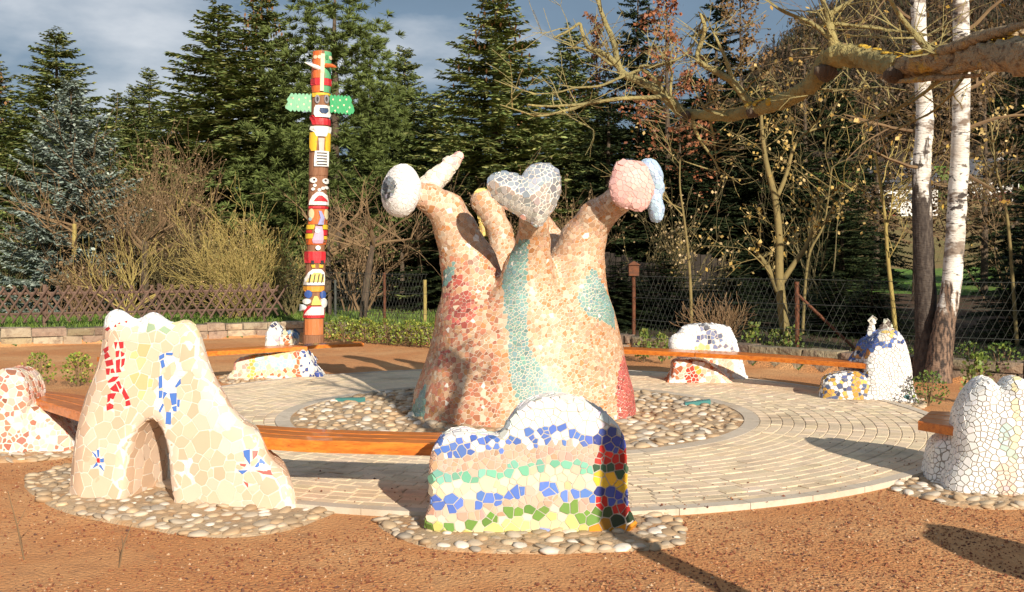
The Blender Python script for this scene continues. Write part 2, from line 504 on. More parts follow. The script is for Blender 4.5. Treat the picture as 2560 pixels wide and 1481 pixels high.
    for (hp, nn, cc, mc) in shards:
        t1 = nn.orthogonal().normalized(); t2 = nn.cross(t1)
        ring = [cc + (h - cc) * 0.93 for h in hp]
        ring.sort(key=lambda q: math.atan2((q-cc).dot(t2), (q-cc).dot(t1)))
        top = [q + nn*(thick + 0.002) for q in ring]
        bot = [q - nn*0.02 for q in ring]
        tiles.append((1e3 if n_parts else 0.0, top, bot, mc))
    tiles.sort(key=lambda t: -t[0])
    O = Vector(origin)
    mt = material or M['tile']
    restb = MB()
    for k, (vis, top, bot, cc) in enumerate(tiles):
        if keep and not keep(top[0]): continue
        n0 = len(bot)
        sm = len(top) > n0
        if sm:
            F = [(n0, j, (j+1) % n0) for j in range(n0)] + [(n0+1+j, 2*n0+1+j, 2*n0+1+(j+1) % n0, n0+1+(j+1) % n0) for j in range(n0)]
            V = [tuple(q - O) for q in top] + [tuple(q - O) for q in top[:n0]] + [tuple(q - O) for q in bot]
        else: F = [tuple(range(n0))] + [(j, n0 + j, n0 + (j+1) % n0, (j+1) % n0) for j in range(n0)]
        if not sm: V = [tuple(q - O) for q in top] + [tuple(q - O) for q in bot]
        if k < n_parts and vis > 0:
            me = pymesh(part, V, F, sm, [cc] * len(F))
            link(part, me, parent, mt)
        else:
            restb.add(V, F, cc)
    if restb.n:
        restb.build(rest, mt, parent, None, conform, 'stuff')
    return len(tiles)

def quad_obj(name, pts, quads, material, parent, origin):
    me = pymesh(name, pts, [tuple(map(int, q)) for q in quads], True, None, origin)
    return link(name, me, parent, material)

def vary(base, r, n, amt=0.12, hue=0.05):
    b = np.asarray(base, float)
    return np.clip(b[None, :] * (1 + r.normal(0, amt, (n, 1))) * (1 + r.normal(0, hue, (n, 3))), 0.005, 0.95)
# ================================================================== the setting
WALL = [(-16, 16.2), (-9, 18.3), (-4.6, 20.7), (-3.75, 20.7), (-1.4, 18.6), (1.94, 17.1), (4.45, 14.1), (6.28, 12.75), (9.5, 10.5), (16, 6.0)]
WX = [p[0] for p in WALL]; WY = [p[1] for p in WALL]
def wall_y(x): return np.interp(x, WX, WY)

def terrain_z(x, y):
    x = np.asarray(x, float); y = np.asarray(y, float)
    b = y - wall_y(x)
    z = 0.27 * smooth(-0.02, 0.16, b)
    z = z + np.interp(y, [0, 24, 30, 40, 55, 70, 90, 110, 140, 200, 320, 600], [0, 0, 0.05, 0.35, 1.3, 2.6, 4.6, 6.5, 9.0, 11.0, 12, 12])
    hill = np.interp(y, [0, 75, 90, 105, 130, 200, 300, 600], [0, 0, 1.5, 4.5, 14, 36, 42, 40])
    k = smooth(0.10, 0.34, x / np.maximum(y, 1))
    z = z + hill * k
    z = z + np.where(b > 1, 0.05 * np.sin(x * 0.9 + 1) * np.sin(y * 0.7), 0) * np.clip(b / 6, 0, 1)
    z = z + np.where(b <= -0.4, 0.012 * np.sin(x * 2.1 + .6) * np.sin(y * 1.7 + .3) * np.clip((np.hypot(x - 0.05, y - 10.4) - 4.2) / 1.0, 0, 1), 0)
    return z

def grow(a0, a1, steps, ratio):
    out = [a0]; s = steps
    while abs(out[-1] - a0) < abs(a1 - a0):
        out.append(out[-1] + math.copysign(s, a1 - a0)); s *= ratio
    return out
gx = sorted(set(np.round(np.concatenate([np.arange(-14, 14.01, 0.25), grow(-14, -420, 0.4, 1.22)[1:], grow(14, 420, 0.4, 1.16)[1:]]), 3)))
gy = sorted(set(np.round(np.concatenate([np.arange(2, 9, 0.3), np.arange(9, 24.01, 0.12), grow(24, 640, 0.4, 1.10)[1:], grow(2, -80, 0.5, 1.4)[1:]]), 3)))
GX, GY = np.meshgrid(gx, gy, indexing='ij')
GZ = terrain_z(GX, GY)
nx_, ny_ = GX.shape
tv = np.stack([GX, GY, GZ], -1).reshape(-1, 3)
tf = [(i*ny_+j, (i+1)*ny_+j, (i+1)*ny_+j+1, i*ny_+j+1) for i in range(nx_-1) for j in range(ny_-1)]
M['lawn'] = mat('lawn', (0.085, 0.135, 0.022), 0.95, noise=[(0.7, (0.12, 0.17, 0.03), 0.45, 0.7), (12, (0.05, 0.085, 0.016), 0.5, 0.8)], bump=(25, 1.0, 0.06))
M['litter'] = mat('leaf_litter', (0.085, 0.046, 0.024), 0.95, noise=[(1.2, (0.035, 0.048, 0.014), 0.5, 0.7), (9, (0.065, 0.035, 0.018), 0.5, 0.75)], bump=(20, 1.0, 0.05))
M['meadow'] = mat('meadow', (0.105, 0.225, 0.020), 0.95, noise=[(0.3, (0.15, 0.20, 0.04), 0.42, 0.62), (1.5, (0.07, 0.15, 0.02), 0.5, 0.8)], bump=(6, 1.0, 0.1))
M['field'] = mat('dry_field', (0.23, 0.155, 0.055), 0.95, noise=[(0.25, (0.16, 0.15, 0.04), 0.45, 0.7), (3, (0.16, 0.10, 0.04), 0.5, 0.8)], bump=(6, 1.0, 0.1))
M['hillside'] = mat('wooded_hillside', (0.050, 0.032, 0.018), 0.95, noise=[(0.05, (0.06, 0.045, 0.02), 0.45, 0.7), (0.6, (0.045, 0.028, 0.018), 0.5, 0.75)], bump=(1.2, 1.0, 1.0))
me = pymesh('ground', tv, tf, True)
for k in ('soil', 'lawn', 'litter', 'meadow', 'field', 'hillside'): me.materials.append(M[k])
fc = np.array([(GX[:-1, :-1] + GX[1:, 1:]) / 2, (GY[:-1, :-1] + GY[1:, 1:]) / 2]).reshape(2, -1)
fx, fy = fc
mi = np.zeros(len(fx), int)
behind = fy - wall_y(fx) > 0.05
mi[behind] = 1
mi[behind & (fy > wall_y(fx) + np.where(fx > 0.5, 0.1, 1.9)) & (fx > -3.2) & (fy < 33)] = 2
mi[(fy > 33) & behind] = 3
mi[(fy > 47) & (fx > 4)] = 4
mi[(fy > 88) & behind] = 3
mi[(fy > 108) & (fx / fy > 0.05)] = 5
me.polygons.foreach_set('material_index', mi.astype(np.int32))
ground = link('ground', me, None, None, None, 'structure')

# ------------------------------------------------------------------ paved circle
C = np.array([0.05, 10.4])
R_PEB, R_CURB, R_PAV = 2.22, 2.36, 4.02
def disc(name, r0, r1, z, material, n=120, zlow=-0.15):
    a = np.arange(n) * 2 * math.pi / n
    V = []; F = []
    for r_, zz in ((r0, z), (r1, z), (r1, zlow)):
        V += [(C[0] + r_*math.cos(t), C[1] + r_*math.sin(t), zz) for t in a]
    for k in range(n):
        j = (k+1) % n
        F += [(k, n+k, n+j, j), (n+k, 2*n+k, 2*n+j, n+j)]
    if r0 == 0: pass
    return link(name, pymesh(name, V, F), None, material, None, 'structure')
paving = disc('paving', R_CURB - 0.02, R_PAV - 0.02, 0.022, M['paver_bed'])
pebble_disc = disc('pebble_circle', 0.4, R_PEB + 0.02, 0.030, M['mortar'])

# edging stones: ring round the pebbles and ring round the paving
def edging(r0, r1, n, z, parent, gap, name='edging_stone'):
    for k in range(n):
        a0 = 2*math.pi*(k + gap) / n; a1 = 2*math.pi*(k + 1 - gap) / n
        mb = MB(); s = 4
        V = []
        for i in range(s + 1):
            a = a0 + (a1 - a0) * i / s
            ca, sa = math.cos(a), math.sin(a)
            for rr, zz in ((r0, -0.05), (r0, z), (r1, z), (r1, -0.05)):
                V.append((C[0] + rr*ca, C[1] + rr*sa, zz))
        F = []
        for i in range(s):
            b = i * 4
            for q in range(3): F.append((b+q, b+4+q, b+5+q, b+1+q))
        F += [(0, 1, 2, 3), (4*s+3, 4*s+2, 4*s+1, 4*s)]
        link(name, pymesh(name, V, F), parent, M['curb'])
edging(R_PEB, R_CURB, 28, 0.037, pebble_disc, 0.006)
edging(R_PAV - 0.01, R_PAV + 0.085, 52, 0.040, paving, 0.004)

def paver(r0, r1, a0, a1, dz, cc):
    z1 = 0.036 + dz; c = 0.006
    def q(r_, a, z): return (C[0] + r_*math.cos(a), C[1] + r_*math.sin(a), z)
    da = c / r0
    V = [q(r0,a0,0.0), q(r1,a0,0.0), q(r1,a1,0.0), q(r0,a1,0.0),
         q(r0,a0,z1-c*.6), q(r1,a0,z1-c*.6), q(r1,a1,z1-c*.6), q(r0,a1,z1-c*.6),
         q(r0+c,a0+da,z1), q(r1-c,a0+da,z1), q(r1-c,a1-da,z1), q(r0+c,a1-da,z1)]
    F = [(8,9,10,11)]
    for i in range(4):
        j = (i+1) % 4
        F += [(i,j,4+j,4+i), (4+i,4+j,8+j,8+i)]
    return V, F, cc
pv = []
row = R_CURB + 0.004
while row < R_PAV - 0.06:
    r1 = min(row + 0.102, R_PAV - 0.012)
    n = int(2*math.pi*(row + 0.06) / 0.165)
    ph = rnd.random()
    for k in range(n):
        a0 = 2*math.pi*(k + ph)/n; a1 = 2*math.pi*(k + 1 + ph)/n
        g = 0.0019 / row
        cc = np.clip(np.array([0.74, 0.585, 0.40]) * (1 + rnd.gauss(0, 0.045)) * np.array([1 + rnd.gauss(0, .02), 1, 1 + rnd.gauss(0, .03)]), 0, 1)
        am = (a0 + a1)/2; x, y = C[0] + row*math.cos(am), C[1] + row*math.sin(am)
        vis = 1/y**3 if abs(x/y) < 0.5 else 0
        pv.append((vis, paver(row, r1 - 0.002, a0 + g, a1 - g, rnd.gauss(0, 0.0016), cc)))
    row += 0.1035
pv.sort(key=lambda t: -t[0])
restb = MB()
for k, (vis, (V, F, cc)) in enumerate(pv):
    if k < 300: link('paver', pymesh('paver', V, F, False, [cc]*len(F)), paving, M['paver'])
    else: restb.add(V, F, cc)
restb.build('paver_field', M['paver'], paving, None, False, 'stuff')

# ------------------------------------------------------------------ pebbles
def pebble_variants(n=7, seed=3):
    r = np.random.default_rng(seed); out = []
    for k in range(n):
        bm = bmesh.new()
        bmesh.ops.create_uvsphere(bm, u_segments=7, v_segments=5, radius=1)
        V = np.array([v.co for v in bm.verts]); F = [tuple(v.index for v in f.verts) for f in bm.faces]
        bm.free()
        d = r.normal(0, 1, (3, 3))
        V = V * (1 + 0.13*np.sin(V @ d[0] * 1.5 + k) + 0.09*np.sin(V @ d[1] * 2.5))[:, None]
        out.append((V, F))
    return out
PEB = pebble_variants()
PEBCOL = [(0.46, 0.36, 0.24), (0.52, 0.43, 0.32), (0.36, 0.26, 0.16), (0.62, 0.55, 0.46), (0.42, 0.29, 0.17), (0.33, 0.28, 0.22), (0.50, 0.37, 0.23), (0.44, 0.35, 0.25)]
def pebbles(spots, parent, origin, n_parts, zoff=0.0, size=(0.055, 0.085)):
    """spots: (x, y, z, heading); each a river stone bedded in mortar"""
    items = []
    for (x, y, z, h) in spots:
        V, F = PEB[rnd.randrange(len(PEB))]
        l = rnd.uniform(*size) * (rnd.uniform(.5, .75) if rnd.random() < .3 else 1); w = l * rnd.uniform(0.58, 0.85); t = l * rnd.uniform(0.22, 0.38)
        h2 = h + rnd.gauss(0, 0.35); ca, sa = math.cos(h2), math.sin(h2)
        A = V * np.array([l, w, t])
        tilt = rnd.gauss(0, 0.18)
        B = np.stack([A[:,0]*ca - A[:,1]*sa + x, A[:,0]*sa + A[:,1]*ca + y, A[:,2] + A[:,0]*tilt + z + t*0.10 + zoff], -1)
        c = PEBCOL[rnd.randrange(len(PEBCOL))]; k = rnd.gauss(1, 0.12)
        items.append((1/y**3 if abs(x/y) < 0.52 and y > 2 else 0, B, F, tuple(min(0.8, q*k) for q in c)))
    items.sort(key=lambda t: -t[0])
    rest = MB()
    for k, (vis, B, F, c) in enumerate(items):
        if k < n_parts: link('pebble', pymesh('pebble', B, F, True, [c]*len(F), origin), parent, M['pebble'])
        else: rest.add(B, F, c)
    if rest.n: rest.build('pebble_bed', M['pebble'], parent, origin, True, 'stuff')

def scatter(n, r_min, test, box, seed):
    """spots at least r_min apart inside test"""
    r = random.Random(seed); out = []; grid = {}
    for _ in range(n):
        x = r.uniform(box[0], box[1]); y = r.uniform(box[2], box[3])
        if not test(x, y): continue
        gxi, gyi = int(math.floor(x/r_min)), int(math.floor(y/r_min))
        if any((x-p[0])**2 + (y-p[1])**2 < r_min*r_min for i in (-1,0,1) for j in (-1,0,1) for p in grid.get((gxi+i, gyi+j), ())): continue
        grid.setdefault((gxi, gyi), []).append((x, y)); out.append((x, y))
    return out
sp_ = scatter(26000, 0.098, lambda x, y: 0.8 < math.hypot(x-C[0], y-C[1]) < R_PEB - 0.05, (-2.4, 2.4, 8, 12.9), 5)
pebbles([(x, y, 0.030, math.atan2(y-C[1], x-C[0]) + 1.2 + 0.5*math.sin(3*math.atan2(y-C[1], x-C[0]))) for x, y in sp_], pebble_disc, None, 300, size=(0.052, 0.082))
# a strip of turquoise slate let into the pebbles on each side
for (cx, cy, a) in ((1.95, 10.95, 0.35), (-1.75, 11.2, -0.3)):
    V = np.array([(-0.16,-0.03,0.06),(0.15,-0.02,0.075),(0.17,0.035,0.08),(-0.14,0.03,0.065),(-0.16,-0.03,0.0),(0.15,-0.02,0.0),(0.17,0.035,0.0),(-0.14,0.03,0.0)])
    ca, sa = math.cos(a), math.sin(a)
    V = np.stack([V[:,0]*ca - V[:,1]*sa + cx, V[:,0]*sa + V[:,1]*ca + cy, V[:,2]], -1)
    link('slate_strip', pymesh('slate_strip', V, [(0,1,2,3),(0,4,5,1),(1,5,6,2),(2,6,7,3),(3,7,4,0)], False, [(0.06,0.20,0.19)]*5), pebble_disc, M['tile'])

# ------------------------------------------------------------------ grit on the soil
def grit(n, seed):
    r = np.random.default_rng(seed)
    y = 4.3 + (r.random(n)**1.6) * 5.0
    x = (r.random(n) - 0.5) * 1.04 * y
    rad_ = np.hypot(x - C[0], y - C[1])
    keep_ = (rad_ > R_PAV + 0.12) | ((r.random(n) < 0.10*np.exp(-(R_PAV - rad_)/0.35)) & (rad_ > R_CURB))
    # gathered in drifts
    dens = 0.5 + 0.5*np.sin(x*2.3 + 1.0)*np.sin(y*3.1 + 0.7) + 0.35*np.sin(x*5.1)*np.sin(y*6.3+2)
    dens = dens + 0.5*(x > 0.3)
    keep_ &= r.random(n) < np.clip(dens, 0.08, 1)
    x, y = x[keep_], y[keep_]; m = len(x)
    s = np.minimum(np.exp(r.normal(math.log(0.0056), 0.36, m)), 0.013)
    base = np.array([(1,0,0),(-0.9,0.2,0),(0.1,0.85,0),(-0.1,-0.9,0),(0,0.05,0.75),(0,0,-0.7)], float)
    V = base[None] * (1 + r.normal(0, 0.22, (m, 6, 3))) * s[:, None, None]
    a = r.random(m) * 6.283; ca, sa = np.cos(a)[:, None], np.sin(a)[:, None]
    X = V[:,:,0]*ca - V[:,:,1]*sa + x[:, None]; Y = V[:,:,0]*sa + V[:,:,1]*ca + y[:, None]
    Z = V[:,:,2] + (terrain_z(x, y) + s*0.3 + np.where(np.hypot(x - C[0], y - C[1]) < R_PAV + .1, 0.038, 0))[:, None]
    V = np.stack([X, Y, Z], -1).reshape(-1, 3)
    f = np.array([(0,2,4),(2,1,4),(1,3,4),(3,0,4),(2,0,5),(1,2,5),(3,1,5),(0,3,5)])
    F = (np.arange(m)[:, None, None]*6 + f[None]).reshape(-1, 3)
    pal = np.array([(0.26,0.10,0.045),(0.17,0.055,0.028),(0.38,0.19,0.085),(0.48,0.32,0.19),(0.11,0.05,0.035)])
    pick = r.choice(5, m, p=[0.36,0.27,0.2,0.08,0.09])
    return link('grit', pymesh('grit', V, F.tolist(), False, np.repeat(pal[pick], 8, 0)), None, M['chip'], None, 'stuff')
grit(42000, 4)

# ------------------------------------------------------------------ stone walls
def wall_run(name, pts, courses, h, label, cat_group, stone_len, cols, thick=0.28):
    base = (pts[0][0], pts[0][1], 0)
    root = empty(name, base, label, 'wall', cat_group)
    for i in range(len(pts)-1):
        a, b = Vector((*pts[i], 0)), Vector((*pts[i+1], 0))
        L_ = (b-a).length; d = (b-a)/L_; nrm = Vector((d.y, -d.x, 0))
        if nrm.y > 0: nrm = -nrm
        # mortar core
        core = MB()
        q0 = a - nrm*0.10 - d*0.06; q1 = b - nrm*0.10 + d*0.06; q2 = b - nrm*(thick - 0.02); q3 = a - nrm*(thick - 0.02)
        V = [tuple(v + Vector((0,0,zz))) for zz in (-0.1, h - 0.02) for v in (q0 + nrm*0.075, q1 + nrm*0.075, q2, q3)]
        core.add(V, BOXF)
        core.build('core', M['wall_core'], root, base)
        ch = h / courses
        for c in range(courses):
            s = -rnd.random()*0.2 if c else 0.0
            while s < L_:
                ln = stone_len * rnd.uniform(0.6, 1.5)
                s0, s1 = max(s, 0), min(s + ln, L_)
                if s1 - s0 > 0.06:
                    g = 0.010
                    z0 = c*ch + (g if c else -0.05); z1 = (c+1)*ch - g + (rnd.gauss(0, 0.012) if c == courses-1 else 0)
                    pr = rnd.uniform(0.0, 0.035)
                    J = lambda: rnd.gauss(0, 0.008)
                    V = []
                    dep = thick if c == courses-1 else 0.14
                    for (ss, oo) in ((s0+g, pr), (s1-g, pr), (s1-g, -dep), (s0+g, -dep)):
                        for zz in (z0, z1):
                            V.append(tuple(a + d*(ss + J()) + nrm*(oo + J()) + Vector((0,0,zz + J()*0.7))))
                    # order: bottom 0..3, top 4..7, front face bulged by a centre vertex
                    V = [V[0], V[2], V[4], V[6], V[1], V[3], V[5], V[7]]
                    mid = a + d*((s0+s1)/2) + nrm*(pr + 0.02) + Vector((0,0,(z0+z1)/2))
                    V.append(tuple(mid))
                    F = [(4,5,6,7),(1,2,6,5),(2,3,7,6),(3,0,4,7),(0,1,8),(1,5,8),(5,4,8),(4,0,8)]
                    cc = cols[rnd.randrange(len(cols))]; k = rnd.gauss(1, 0.14)
                    link('stone', pymesh('stone', V, F, False, [tuple(q*k for q in cc)]*len(F), base), root, M['stone'])
                s += ln
    return root
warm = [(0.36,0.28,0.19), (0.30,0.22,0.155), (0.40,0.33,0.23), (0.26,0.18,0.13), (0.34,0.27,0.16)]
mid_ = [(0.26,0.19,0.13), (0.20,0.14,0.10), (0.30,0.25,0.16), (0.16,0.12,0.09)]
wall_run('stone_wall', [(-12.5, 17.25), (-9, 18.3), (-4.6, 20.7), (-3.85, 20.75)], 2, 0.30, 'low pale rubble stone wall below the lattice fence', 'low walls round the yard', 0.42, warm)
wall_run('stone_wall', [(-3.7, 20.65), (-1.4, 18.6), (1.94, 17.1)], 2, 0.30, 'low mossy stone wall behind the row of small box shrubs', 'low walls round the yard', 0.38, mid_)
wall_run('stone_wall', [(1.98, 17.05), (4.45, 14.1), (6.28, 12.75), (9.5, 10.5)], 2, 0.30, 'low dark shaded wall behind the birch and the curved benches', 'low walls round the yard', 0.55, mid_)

# ------------------------------------------------------------------ lawn grass above the wall
def grass(n, box, seed, zf, h=(0.04, 0.10), cols=((0.10,0.17,0.02),(0.15,0.21,0.035),(0.07,0.12,0.02)), name='grass', test=None):
    r = np.random.default_rng(seed)
    x = r.uniform(box[0], box[1], n); y = r.uniform(box[2], box[3], n)
    k = (y - wall_y(x)) > 0.22
    if test is not None: k &= test(x, y)
    x, y = x[k], y[k]; m = len(x)
    z = zf(x, y)
    hh = r.uniform(*h, m); a = r.random(m)*6.283; w = 0.008
    dx, dy = np.cos(a)*w, np.sin(a)*w
    lx, ly = r.normal(0, .03, m), r.normal(0, .03, m)
    V = np.stack([np.stack([x-dx, y-dy, z-.01], -1), np.stack([x+dx, y+dy, z-.01], -1), np.stack([x+lx+dx*.3, y+ly+dy*.3, z+hh], -1), np.stack([x+lx-dx*.3, y+ly-dy*.3, z+hh*.97], -1)], 1)
    c = np.asarray(cols)[r.integers(0, len(cols), m)] * r.uniform(.8, 1.2, (m, 1))
    return link(name, quads_mesh(name, V, False, c), None, M['leaf'], None, 'stuff')
grass(15000, (-12, -1.0, 17, 24), 9, terrain_z)
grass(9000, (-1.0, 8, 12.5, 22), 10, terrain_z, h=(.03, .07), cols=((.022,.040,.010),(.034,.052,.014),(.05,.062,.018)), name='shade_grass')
# ================================================================== the sculptures
def pxy(S):
    """photograph pixel of an array of points"""
    return CX + S[:, 0]*FPX/S[:, 1], HZ + (CH - S[:, 2])*FPX/S[:, 1]

def V3(px, py, D): p = P(px, py, D); return (p.x, p.y, p.z)

# ---- the large sculpture in the middle
BASE = (0.12, 10.5, 0.0)
sculpt = empty('mosaic_sculpture', BASE, 'tall orange mosaic figure with arms ending in eye, heart and lips', 'sculpture')
RZ = [(-0.2, 1.16), (0.0, 1.13), (0.25, 1.10), (0.55, 1.0), (0.85, 0.93), (1.1, 0.885), (1.35, 0.78), (1.7, 0.60)]
ARM_L = [(1195,770,10.35,.36), (1172,660,10.32,.27), (1140,575,10.25,.20), (1118,528,10.2,.175), (1075,497,10.12,.13), (1035,482,10.05,.11)]
ARM_C = [(1318,770,10.05,.36), (1320,680,9.98,.235), (1332,605,9.80,.15), (1336,555,9.62,.125), (1336,515,9.50,.11)]
ARM_R = [(1432,770,10.3,.37), (1440,665,10.28,.27), (1458,600,10.22,.215), (1490,545,10.10,.165), (1545,500,9.92,.125), (1582,480,9.78,.11)]
ARM_B = [(1260,740,11.1,.28), (1262,650,11.2,.17), (1250,580,11.25,.12), (1226,530,11.3,.125), (1208,505,11.32,.14)]
ARM_D = [(1400,740,11.1,.30), (1398,660,11.2,.16), (1385,600,11.25,.11), (1352,545,11.28,.09)]
def body_sdf(x, y, z):
    rho = np.sqrt((x - BASE[0])**2 + ((y - BASE[1])*1.12)**2)
    th = np.arctan2(y - BASE[1], x - BASE[0])
    rr = np.interp(z, [q[0] for q in RZ], [q[1] for q in RZ]) * (1 + 0.035*np.sin(5*th + 1.0)*smooth(0.1, 0.9, z))
    d = -smin(-(rho - rr) * 0.93, -(z - 1.30 + 0.25*np.maximum(rho - 0.25, 0)), 0.22)
    for arm in (ARM_L, ARM_C, ARM_R, ARM_B, ARM_D):
        d = smin(d, chain(x, y, z, [V3(*a[:3]) for a in arm], [a[3] for a in arm], 0.05), 0.15)
    return d + lumps(x, y, z, 0.004, 7.0)
bp, bq = sdf_mesh(body_sdf, (-1.25, 9.2, -0.08), (1.45, 11.8, 2.45), 0.03)
body = quad_obj('body', bp, bq, M['grout_peach'], sculpt, BASE)
TEAL_MID = [(1300,600),(1318,598),(1322,640),(1312,700),(1322,770),(1318,850),(1330,890),(1352,920),(1392,950),(1418,1000),(1420,1035),(1315,1035),(1290,990),(1272,930),(1272,840),(1262,770),(1258,700),(1272,650)]
TEAL_R = [(1484,668),(1512,720),(1535,780),(1537,822),(1500,805),(1460,780),(1445,745),(1458,715)]
TEAL_LL = [(1066,960),(1062,1060),(1020,1060),(1035,1010)]
TEAL_LU = [(1138,655),(1138,690),(1108,715),(1110,675)]
RED_L = [(1138,680),(1165,700),(1185,745),(1195,790),(1170,815),(1135,825),(1120,780),(1108,730)]
RED_LL = [(1100,880),(1125,870),(1120,905),(1090,920)]
RED_R = [(1560,885),(1575,900),(1590,1000),(1588,1060),(1545,1050),(1540,970),(1548,910)]
def body_col(S, N, r):
    px, py = pxy(S); n = len(S)
    front = N[:, 1] < 0.25
    pal = np.array([(0.50,0.29,0.165), (0.53,0.335,0.205), (0.57,0.40,0.27), (0.48,0.225,0.095), (0.62,0.49,0.36), (0.52,0.31,0.21)])
    c = pal[r.choice(6, n, p=[.24,.26,.20,.10,.10,.10])] * (1 + r.normal(0, .09, (n, 1)))
    def put(poly, col, amt=.12):
        k = front & in_poly(px, py, poly)
        c[k] = vary(col, r, int(k.sum()), amt)
    # the lower left of the figure is laid in redder shards
    k = (px < 1250) & front & (py > 640) & (r.random(n) < 0.45)
    c[k] = vary((0.46, 0.19, 0.11), r, int(k.sum()), .18)
    for p_ in (TEAL_MID, TEAL_R, TEAL_LL, TEAL_LU): put(p_, (0.19, 0.32, 0.30), .12)
    base_c = c.copy()
    for p_ in (RED_L, RED_LL): put(p_, (0.43, 0.115, 0.085), .25)
    k = r.random(n) < .30; c[k] = base_c[k]
    put(RED_R, (0.48, 0.12, 0.10), .2)
    k = r.random(n) < 0.008
    c[k] = (0.80, 0.75, 0.68)
    return np.clip(c, 0.01, 0.95)
def body_sp(S):
    px, py = pxy(S)
    s = np.full(len(S), 0.036)
    t = in_poly(px, py, TEAL_MID) | in_poly(px, py, TEAL_R)
    return np.where(t, 0.027, np.where(px > 1330, 0.031, s))
mosaic(bp, bq, body_sp, body_col, body, BASE, gap=0.0055, thick=0.0035, n_parts=300, seed=21, zmin=0.0)

# ---- eye on the first arm
E0 = P(1003, 478, 9.98)
axis = Vector((-0.80, -0.58, 0.10)).normalized()
def rot_ellipsoid(c, ax, ra, rb, amp=0.0):
    def f(x, y, z):
        dx, dy, dz = x - c[0], y - c[1], z - c[2]
        t = dx*ax[0] + dy*ax[1] + dz*ax[2]
        q = np.sqrt(np.maximum(dx*dx + dy*dy + dz*dz - t*t, 0))
        return (np.sqrt((t/ra)**2 + (q/rb)**2 + 1e-9) - 1) * min(ra, rb) + lumps(x, y, z, amp, 14)
    return f
ep, eq = sdf_mesh(rot_ellipsoid(E0, axis, 0.155, 0.255, 0.004), tuple(E0 - Vector((.32,)*3)), tuple(E0 + Vector((.32,)*3)), 0.02)
eye_o = quad_obj('eye', ep, eq, M['grout_white'], sculpt, BASE)
mosaic(ep, eq, lambda S: np.full(len(S), 0.034), lambda S, N, r: vary((0.80, 0.78, 0.75), r, len(S), .05, .01), eye_o, BASE, gap=0.005, n_parts=0, seed=5, material=M['tile_matt'])
I0 = E0 + axis*0.098
ip, iq = sdf_mesh(rot_ellipsoid(I0, axis, 0.070, 0.150), tuple(I0 - Vector((.2,)*3)), tuple(I0 + Vector((.2,)*3)), 0.014)
iris = quad_obj('iris', ip, iq, M['grout_grey'], eye_o, BASE)
def iris_col(S, N, r):
    d = np.linalg.norm(S - np.array(I0 + axis*0.07), axis=1)
    c = vary((0.20, 0.22, 0.24), r, len(S), .35)
    c[d < 0.05] = (0.03, 0.03, 0.035)
    return c
mosaic(ip, iq, lambda S: np.full(len(S), 0.028), iris_col, iris, BASE, gap=0.006, n_parts=0, seed=6)

# ---- pointing finger behind the eye
fpts = [V3(1072,466,10.35), V3(1105,436,10.35), V3(1130,410,10.36), V3(1147,391,10.36)]
def fin_sdf(x, y, z):
    d = chain(x, y, z, fpts, [.115, .088, .066, .046], .03)
    d = smin(d, chain(x, y, z, [V3(1085,462,10.3), V3(1080,440,10.3)], [.07, .06]), .03)
    d = smin(d, round_cone(x, y, z, V3(1098,430,10.3), V3(1104,424,10.3), .062, .05), .03)
    return smin(d, round_cone(x, y, z, V3(1120,405,10.36), V3(1126,408,10.36), .05, .05), .02)
fp_, fq_ = sdf_mesh(fin_sdf, V3(1040,490,10.1), V3(1170,365,10.6), 0.016)
finger = quad_obj('finger', fp_, fq_, M['grout_white'], sculpt, BASE)
def fin_col(S, N, r):
    px, py = pxy(S); c = vary((0.74, 0.66, 0.55), r, len(S), .06, .02)
    k = (py < 412) & (px > 1132); c[k] = vary((0.72, 0.45, 0.40), r, int(k.sum()), .08)
    return c
mosaic(fp_, fq_, lambda S: np.full(len(S), 0.034), fin_col, finger, BASE, gap=0.006, n_parts=0, seed=7, material=M['tile_matt'])

# ---- silver heart
HD = 9.32; hs = HD / FPX
HEART = catmull([((px-CX)*hs, CH - (py-HZ)*hs) for px, py in ((1346,570),(1322,556),(1296,541),(1262,520),(1234,496),(1219,468),(1221,446),(1236,433),(1262,429),(1288,433),(1304,441),(1312,428),(1326,415),(1350,408),(1376,412),(1396,428),(1403,455),(1399,490),(1387,520),(1366,550))], 4)
def heart_sdf(x, y, z):
    d2 = poly_sdf(x[:, 0, :][:, None, :], z[0, 0, :][None, None, :], HEART) + 0*y
    ins = np.abs(y - HD) - 0.175*np.sqrt(np.clip(-d2/0.20, 0, 1))
    return np.where(d2 < 0, np.maximum(ins*0.6, d2*0.6), np.sqrt(np.maximum(d2, 0)**2 + (y-HD)**2))
hp_, hq_ = sdf_mesh(heart_sdf, (P(1200,400,HD).x, HD-.2, P(0,600,HD).z), (P(1420,400,HD).x, HD+.2, P(0,395,HD).z), 0.017)
heart = quad_obj('heart', hp_, hq_, M['grout_white'], sculpt, BASE)
def heart_col(S, N, r):
    return vary((0.86, 0.88, 0.89), r, len(S), .16, .02)
mosaic(hp_, hq_, lambda S: np.full(len(S), 0.038), heart_col, heart, BASE, gap=0.0065, n_parts=220, seed=8, material=M['mirror'])

